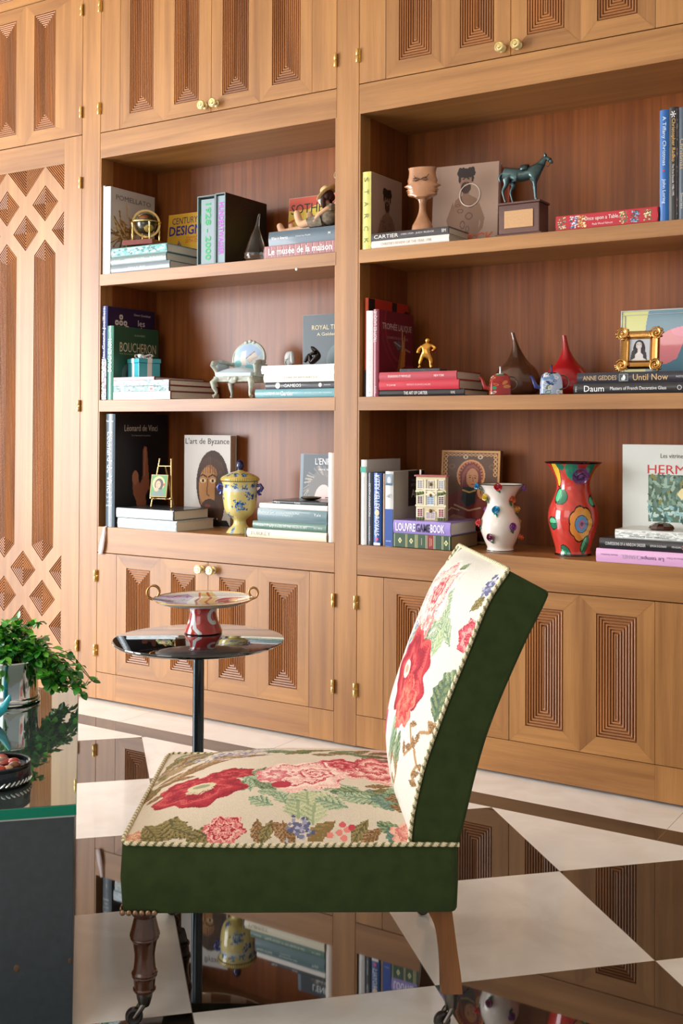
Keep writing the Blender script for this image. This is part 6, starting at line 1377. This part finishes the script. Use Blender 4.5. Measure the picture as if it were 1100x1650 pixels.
def P_plate(u, v):
    x, y = u*2-1, v*2-1; X = x*np.sqrt(1-y*y/2); Y = y*np.sqrt(1-x*x/2); r_ = np.hypot(X, Y); return X*.157, Y*.157, .096+.012*r_**3
paint_mesh('plate_painting', cv, P_plate, GLAZE, CS)
MB().lathe(smoothprof([(0,.0895),(.06,.0890),(.105,.0905),(.140,.0965),(.1585,.1060)], 4)+[(.1590,.1085),(.1570,.1078)], 72, cap=False).build('plate', mat('plate_glaze', (206,210,206), .15, coat=.5), CS, smooth=True)
MB().tube([(.158*math.cos(t), .158*math.sin(t), .1080) for t in [k*2*math.pi/72 for k in range(72)]], .0018, 6, closed=True).build('gold_rim', GOLD, CS, smooth=True)
for s_, rz_ in ((-1, 50), (1, 12)):
    m = MB(); pts = [(s_*.146, 0, .105), (s_*.158, 0, .106), (s_*.171, .0, .112), (s_*.176, 0, .126), (s_*.170, 0, .140), (s_*.158, 0, .145), (s_*.146, 0, .139), (s_*.142, 0, .126), (s_*.148, 0, .114)]
    v = []; 
    pts = smoothprof(pts, 4)
    for px, py, pz in pts: v += [(px, -.010, pz), (px, .010, pz)]
    m.add(v, [(2*i, 2*i+1, 2*i+3, 2*i+2) for i in range(len(pts)-1)]); cxh = s_*.150
    o = m.build('handle', mat('bronze_gold', (176,128,74), .25, metal=.9), CS, smooth=True, rot=(0, 0, 0)); sd = o.modifiers.new('s', 'SOLIDIFY'); sd.thickness = .005
# ---- coffee table
CT = empty('coffee_table', 'glass topped coffee table with a dark slate-grey body at the lower left', 'coffee table', (-1.631,-1.972,0), (0,0,rad(45.318)))
GE = mat('green_glass_edge', (0,124,98), .08, coat=.6, ior=1.5); GT = mat('mirrored_glass_top', (150,168,164), .025, metal=.92)
m = MB(); m.box(-.9,0,0,1.02,.4285,.4490); o = m.build('glass_edge', GE, CT, bevel=.0012)
m = MB(); m.box(-.8985,-.0015,.0015,1.0185,.4491,.4500); m.build('glass_top', GT, CT)
MB().box(-.898,-.003,.003,1.017,.4248,.4283).build('reveal_strip', cm((176,186,186), .3), CT)
mb_ = mat('slate_laminate', (58,66,72), .42, bump=.25, bscale=400, var=.10, vscale=60)
MB().box(-.895,-.005,.005,1.015,.0,.4246).build('table_body', mb_, CT, bevel=.001)
for x, z_ in ((-.112,.135),(-.0105,.140),(-.205,.126)): MB().sph((x, .0045, z_), (.006 if x < -.05 else .004, .001, .008 if x < -.05 else .006), 10, 6).build('screw_cover', cm((92,70,52), .5), CT, smooth=True)
# ---- planter
PT = empty('potted_plant', 'trailing green creeping plant in a polished silver cylinder pot', 'plant', (-2.392,-1.475,.4515), (0,0,YAW))
MB().lathe(smoothprof([(0,0),(.073,0),(.078,.004),(.078,.012),(.074,.016)], 2)+[(.0735,.020),(.073,.108),(.0745,.111),(.073,.114),(.071,.111),(.070,.095),(0,.095)], 64).build('pot', CHROME, PT, smooth=True, angle=35)
MB().lathe([(0,.0955),(.0695,.0955),(.05,.104),(0,.107)], 32, cap=False).build('soil', cm((44,32,24), .9, bump=.8), PT, smooth=True)
lf = MB(); stm = MB(); rl = random.Random(12)
def oneleaf(c, d, up, L, mi):
    d = d.normalized(); sd = d.cross(up); sd = sd.normalized() if sd.length > .01 else Vector((1,0,0)); nn = sd.cross(d).normalized(); wv_ = L*.36
    pr = [(0,0),(.18,.62),(.42,1),(.68,.86),(.88,.45),(1,0)]; v = []
    for t, w_ in pr:
        base = c+d*L*t-nn*L*.22*t*t; v += [base-sd*wv_*w_+nn*L*.07*w_, base, base+sd*wv_*w_+nn*L*.07*w_]
    lf.add(v, [(3*i+j, 3*i+j+1, 3*i+j+4, 3*i+j+3) for i in range(5) for j in range(2)], None, mi)
vines = []
for k in range(34):      # crown
    a = rl.uniform(0, 6.283); r_ = rl.uniform(.02, .10); h = rl.uniform(.03, .115); vines.append([Vector((rl.gauss(0,.025), rl.gauss(0,.025), .10)), Vector((r_*.5*math.cos(a), r_*.5*math.sin(a), .10+h*.8)), Vector((r_*math.cos(a), r_*math.sin(a), .10+h))])
for k in range(26):      # trailing to the right
    e_ = rl.uniform(.10, .215); zz = rl.uniform(-.01, .085)*(1 if e_ > .15 else 1.1); yy = rl.uniform(-.06, .10)
    vines.append([Vector((.03, yy*.3, .11)), Vector((.075, yy*.5, rl.uniform(.11, .15))), Vector((e_*.72, yy*.8, rl.uniform(.07, .115))), Vector((e_, yy, max(.035, zz)))])
for k in range(10):      # trailing left / front / back
    a = rl.uniform(1.6, 5.4); vines.append([Vector((0,0,.11)), Vector((.08*math.cos(a), .08*math.sin(a), .13)), Vector((.12*math.cos(a), .12*math.sin(a), .06))])
for vn in vines:
    P = smoothprof([tuple(p) for p in vn], 5); stm.tube(P, .0011, 5)
    for i in range(2, len(P)):
        if rl.random() < .88:
            t = Vector(P[i])-Vector(P[i-1]); 
            for q in range(2):
                d = Vector((rl.gauss(0,1), rl.gauss(0,1), rl.gauss(.1,.6)))+t.normalized()*.6; oneleaf(Vector(P[i]), d, Vector((rl.gauss(0,.3), rl.gauss(0,.3), 1)), rl.uniform(.017, .030), rl.choice([0,0,1,1,2]))
LM = [mat('leaf_green', (60,150,44), .35, coat=.25, var=.2, vscale=60), mat('leaf_dark', (40,108,40), .35, coat=.25), mat('leaf_bright', (120,200,70), .35, coat=.25)]
for m_ in LM: m_.node_tree.nodes['Principled BSDF'].inputs['Subsurface Weight'].default_value = .0
lf.build('foliage', LM, PT, smooth=True); stm.build('stems', cm((70,90,40), .6), PT)
# ---- bowl and turquoise bird
BW = empty('lidded_bowl', 'round black silvered bowl with braided rim and brown stones, front left of the glass top', 'bowl', (-1.868,-1.966,.4515), (0,0,0))
DS = mat('dark_silver', (60,64,68), .14, metal=.95)
MB().lathe(smoothprof([(0,0),(.058,0),(.066,.006),(.0675,.020),(.0665,.034)], 3)+[(.0655,.0345),(.0670,.037),(.0670,.041),(.0650,.043),(.0620,.041),(.060,.032),(0,.030)], 64).build('bowl', DS, BW, smooth=True, angle=35)
m = MB()
for k in range(40):
    a = 2*math.pi*k/40; m.tube([(.0672*math.cos(a), .0672*math.sin(a), .006), (.0685*math.cos(a+.07), .0685*math.sin(a+.07), .010), (.0678*math.cos(a+.14), .0678*math.sin(a+.14), .014)], [.0015,.0026,.0015], 6)
m.build('braided_band', CHROME, BW, smooth=True)
m = MB(); rb_ = random.Random(2)
for k in range(16): a = rb_.uniform(0, 6.283); r_ = .046*math.sqrt(rb_.random()); m.sph((r_*math.cos(a), r_*math.sin(a), .036+rb_.uniform(0, .004)), (rb_.uniform(.010,.018), rb_.uniform(.010,.016), .008), 10, 8, rb_.choice([0,0,1,2]))
m.build('polished_stones', [mat('brown_agate', (120,70,44), .12, coat=.6, var=.5, vscale=40), mat('pale_agate', (180,140,110), .12, coat=.6, var=.4, vscale=40), mat('red_agate', (150,30,20), .1, coat=.6)], BW, smooth=True)
TB = empty('glass_bird', 'turquoise glass bird, only its upturned tail entering at the left edge', 'figurine', (-2.238,-1.636,.4530), (0,0,YAW))
m = MB(); m.tube(smoothprof([(-.095,0,.046),(-.080,0,.052),(-.055,0,.030),(-.025,0,.022),(-.002,0,.030),(.010,0,.046),(.018,0,.062),(.016,0,.066)], 4), [max(.002, x) for x in [p[0] for p in smoothprof([(.004,0),(.011,0),(.026,0),(.022,0),(.013,0),(.008,0),(.005,0),(.002,0)], 4)]], 16)
m.sph((-.045,0,.012), (.03,.02,.012)); m.build('body', mat('turquoise_glass', (20,170,190), .08, coat=.8), TB, smooth=True)
# ---- repeats of a kind share a group
for o in list(C.objects):
    if o.parent is None and o.get('category') == 'book':
        side = 'left' if o.location.x < -2.25 else 'right'; h = o.location.z
        o['group'] = 'books on the %s %s' % ({True: 'top', False: ('middle' if h > 1.2 else 'lowest')}[h > 1.8], side+' shelf')
    elif o.parent is None and o.name.split('.')[0] in ('miniature_teapot', 'onion_vase', 'rag_doll', 'wooden_pilaster', 'base_cabinet', 'wall_cabinet', 'bookshelf'):
        o['group'] = {'miniature_teapot': 'miniature enamel teapots', 'onion_vase': 'onion shaped glass vases', 'rag_doll': 'rag dolls in straw hats', 'wooden_pilaster': 'teak uprights of the bookcase', 'base_cabinet': 'fluted base cabinets', 'wall_cabinet': 'fluted wall cabinets', 'bookshelf': 'open teak bookshelves'}[o.name.split('.')[0]]
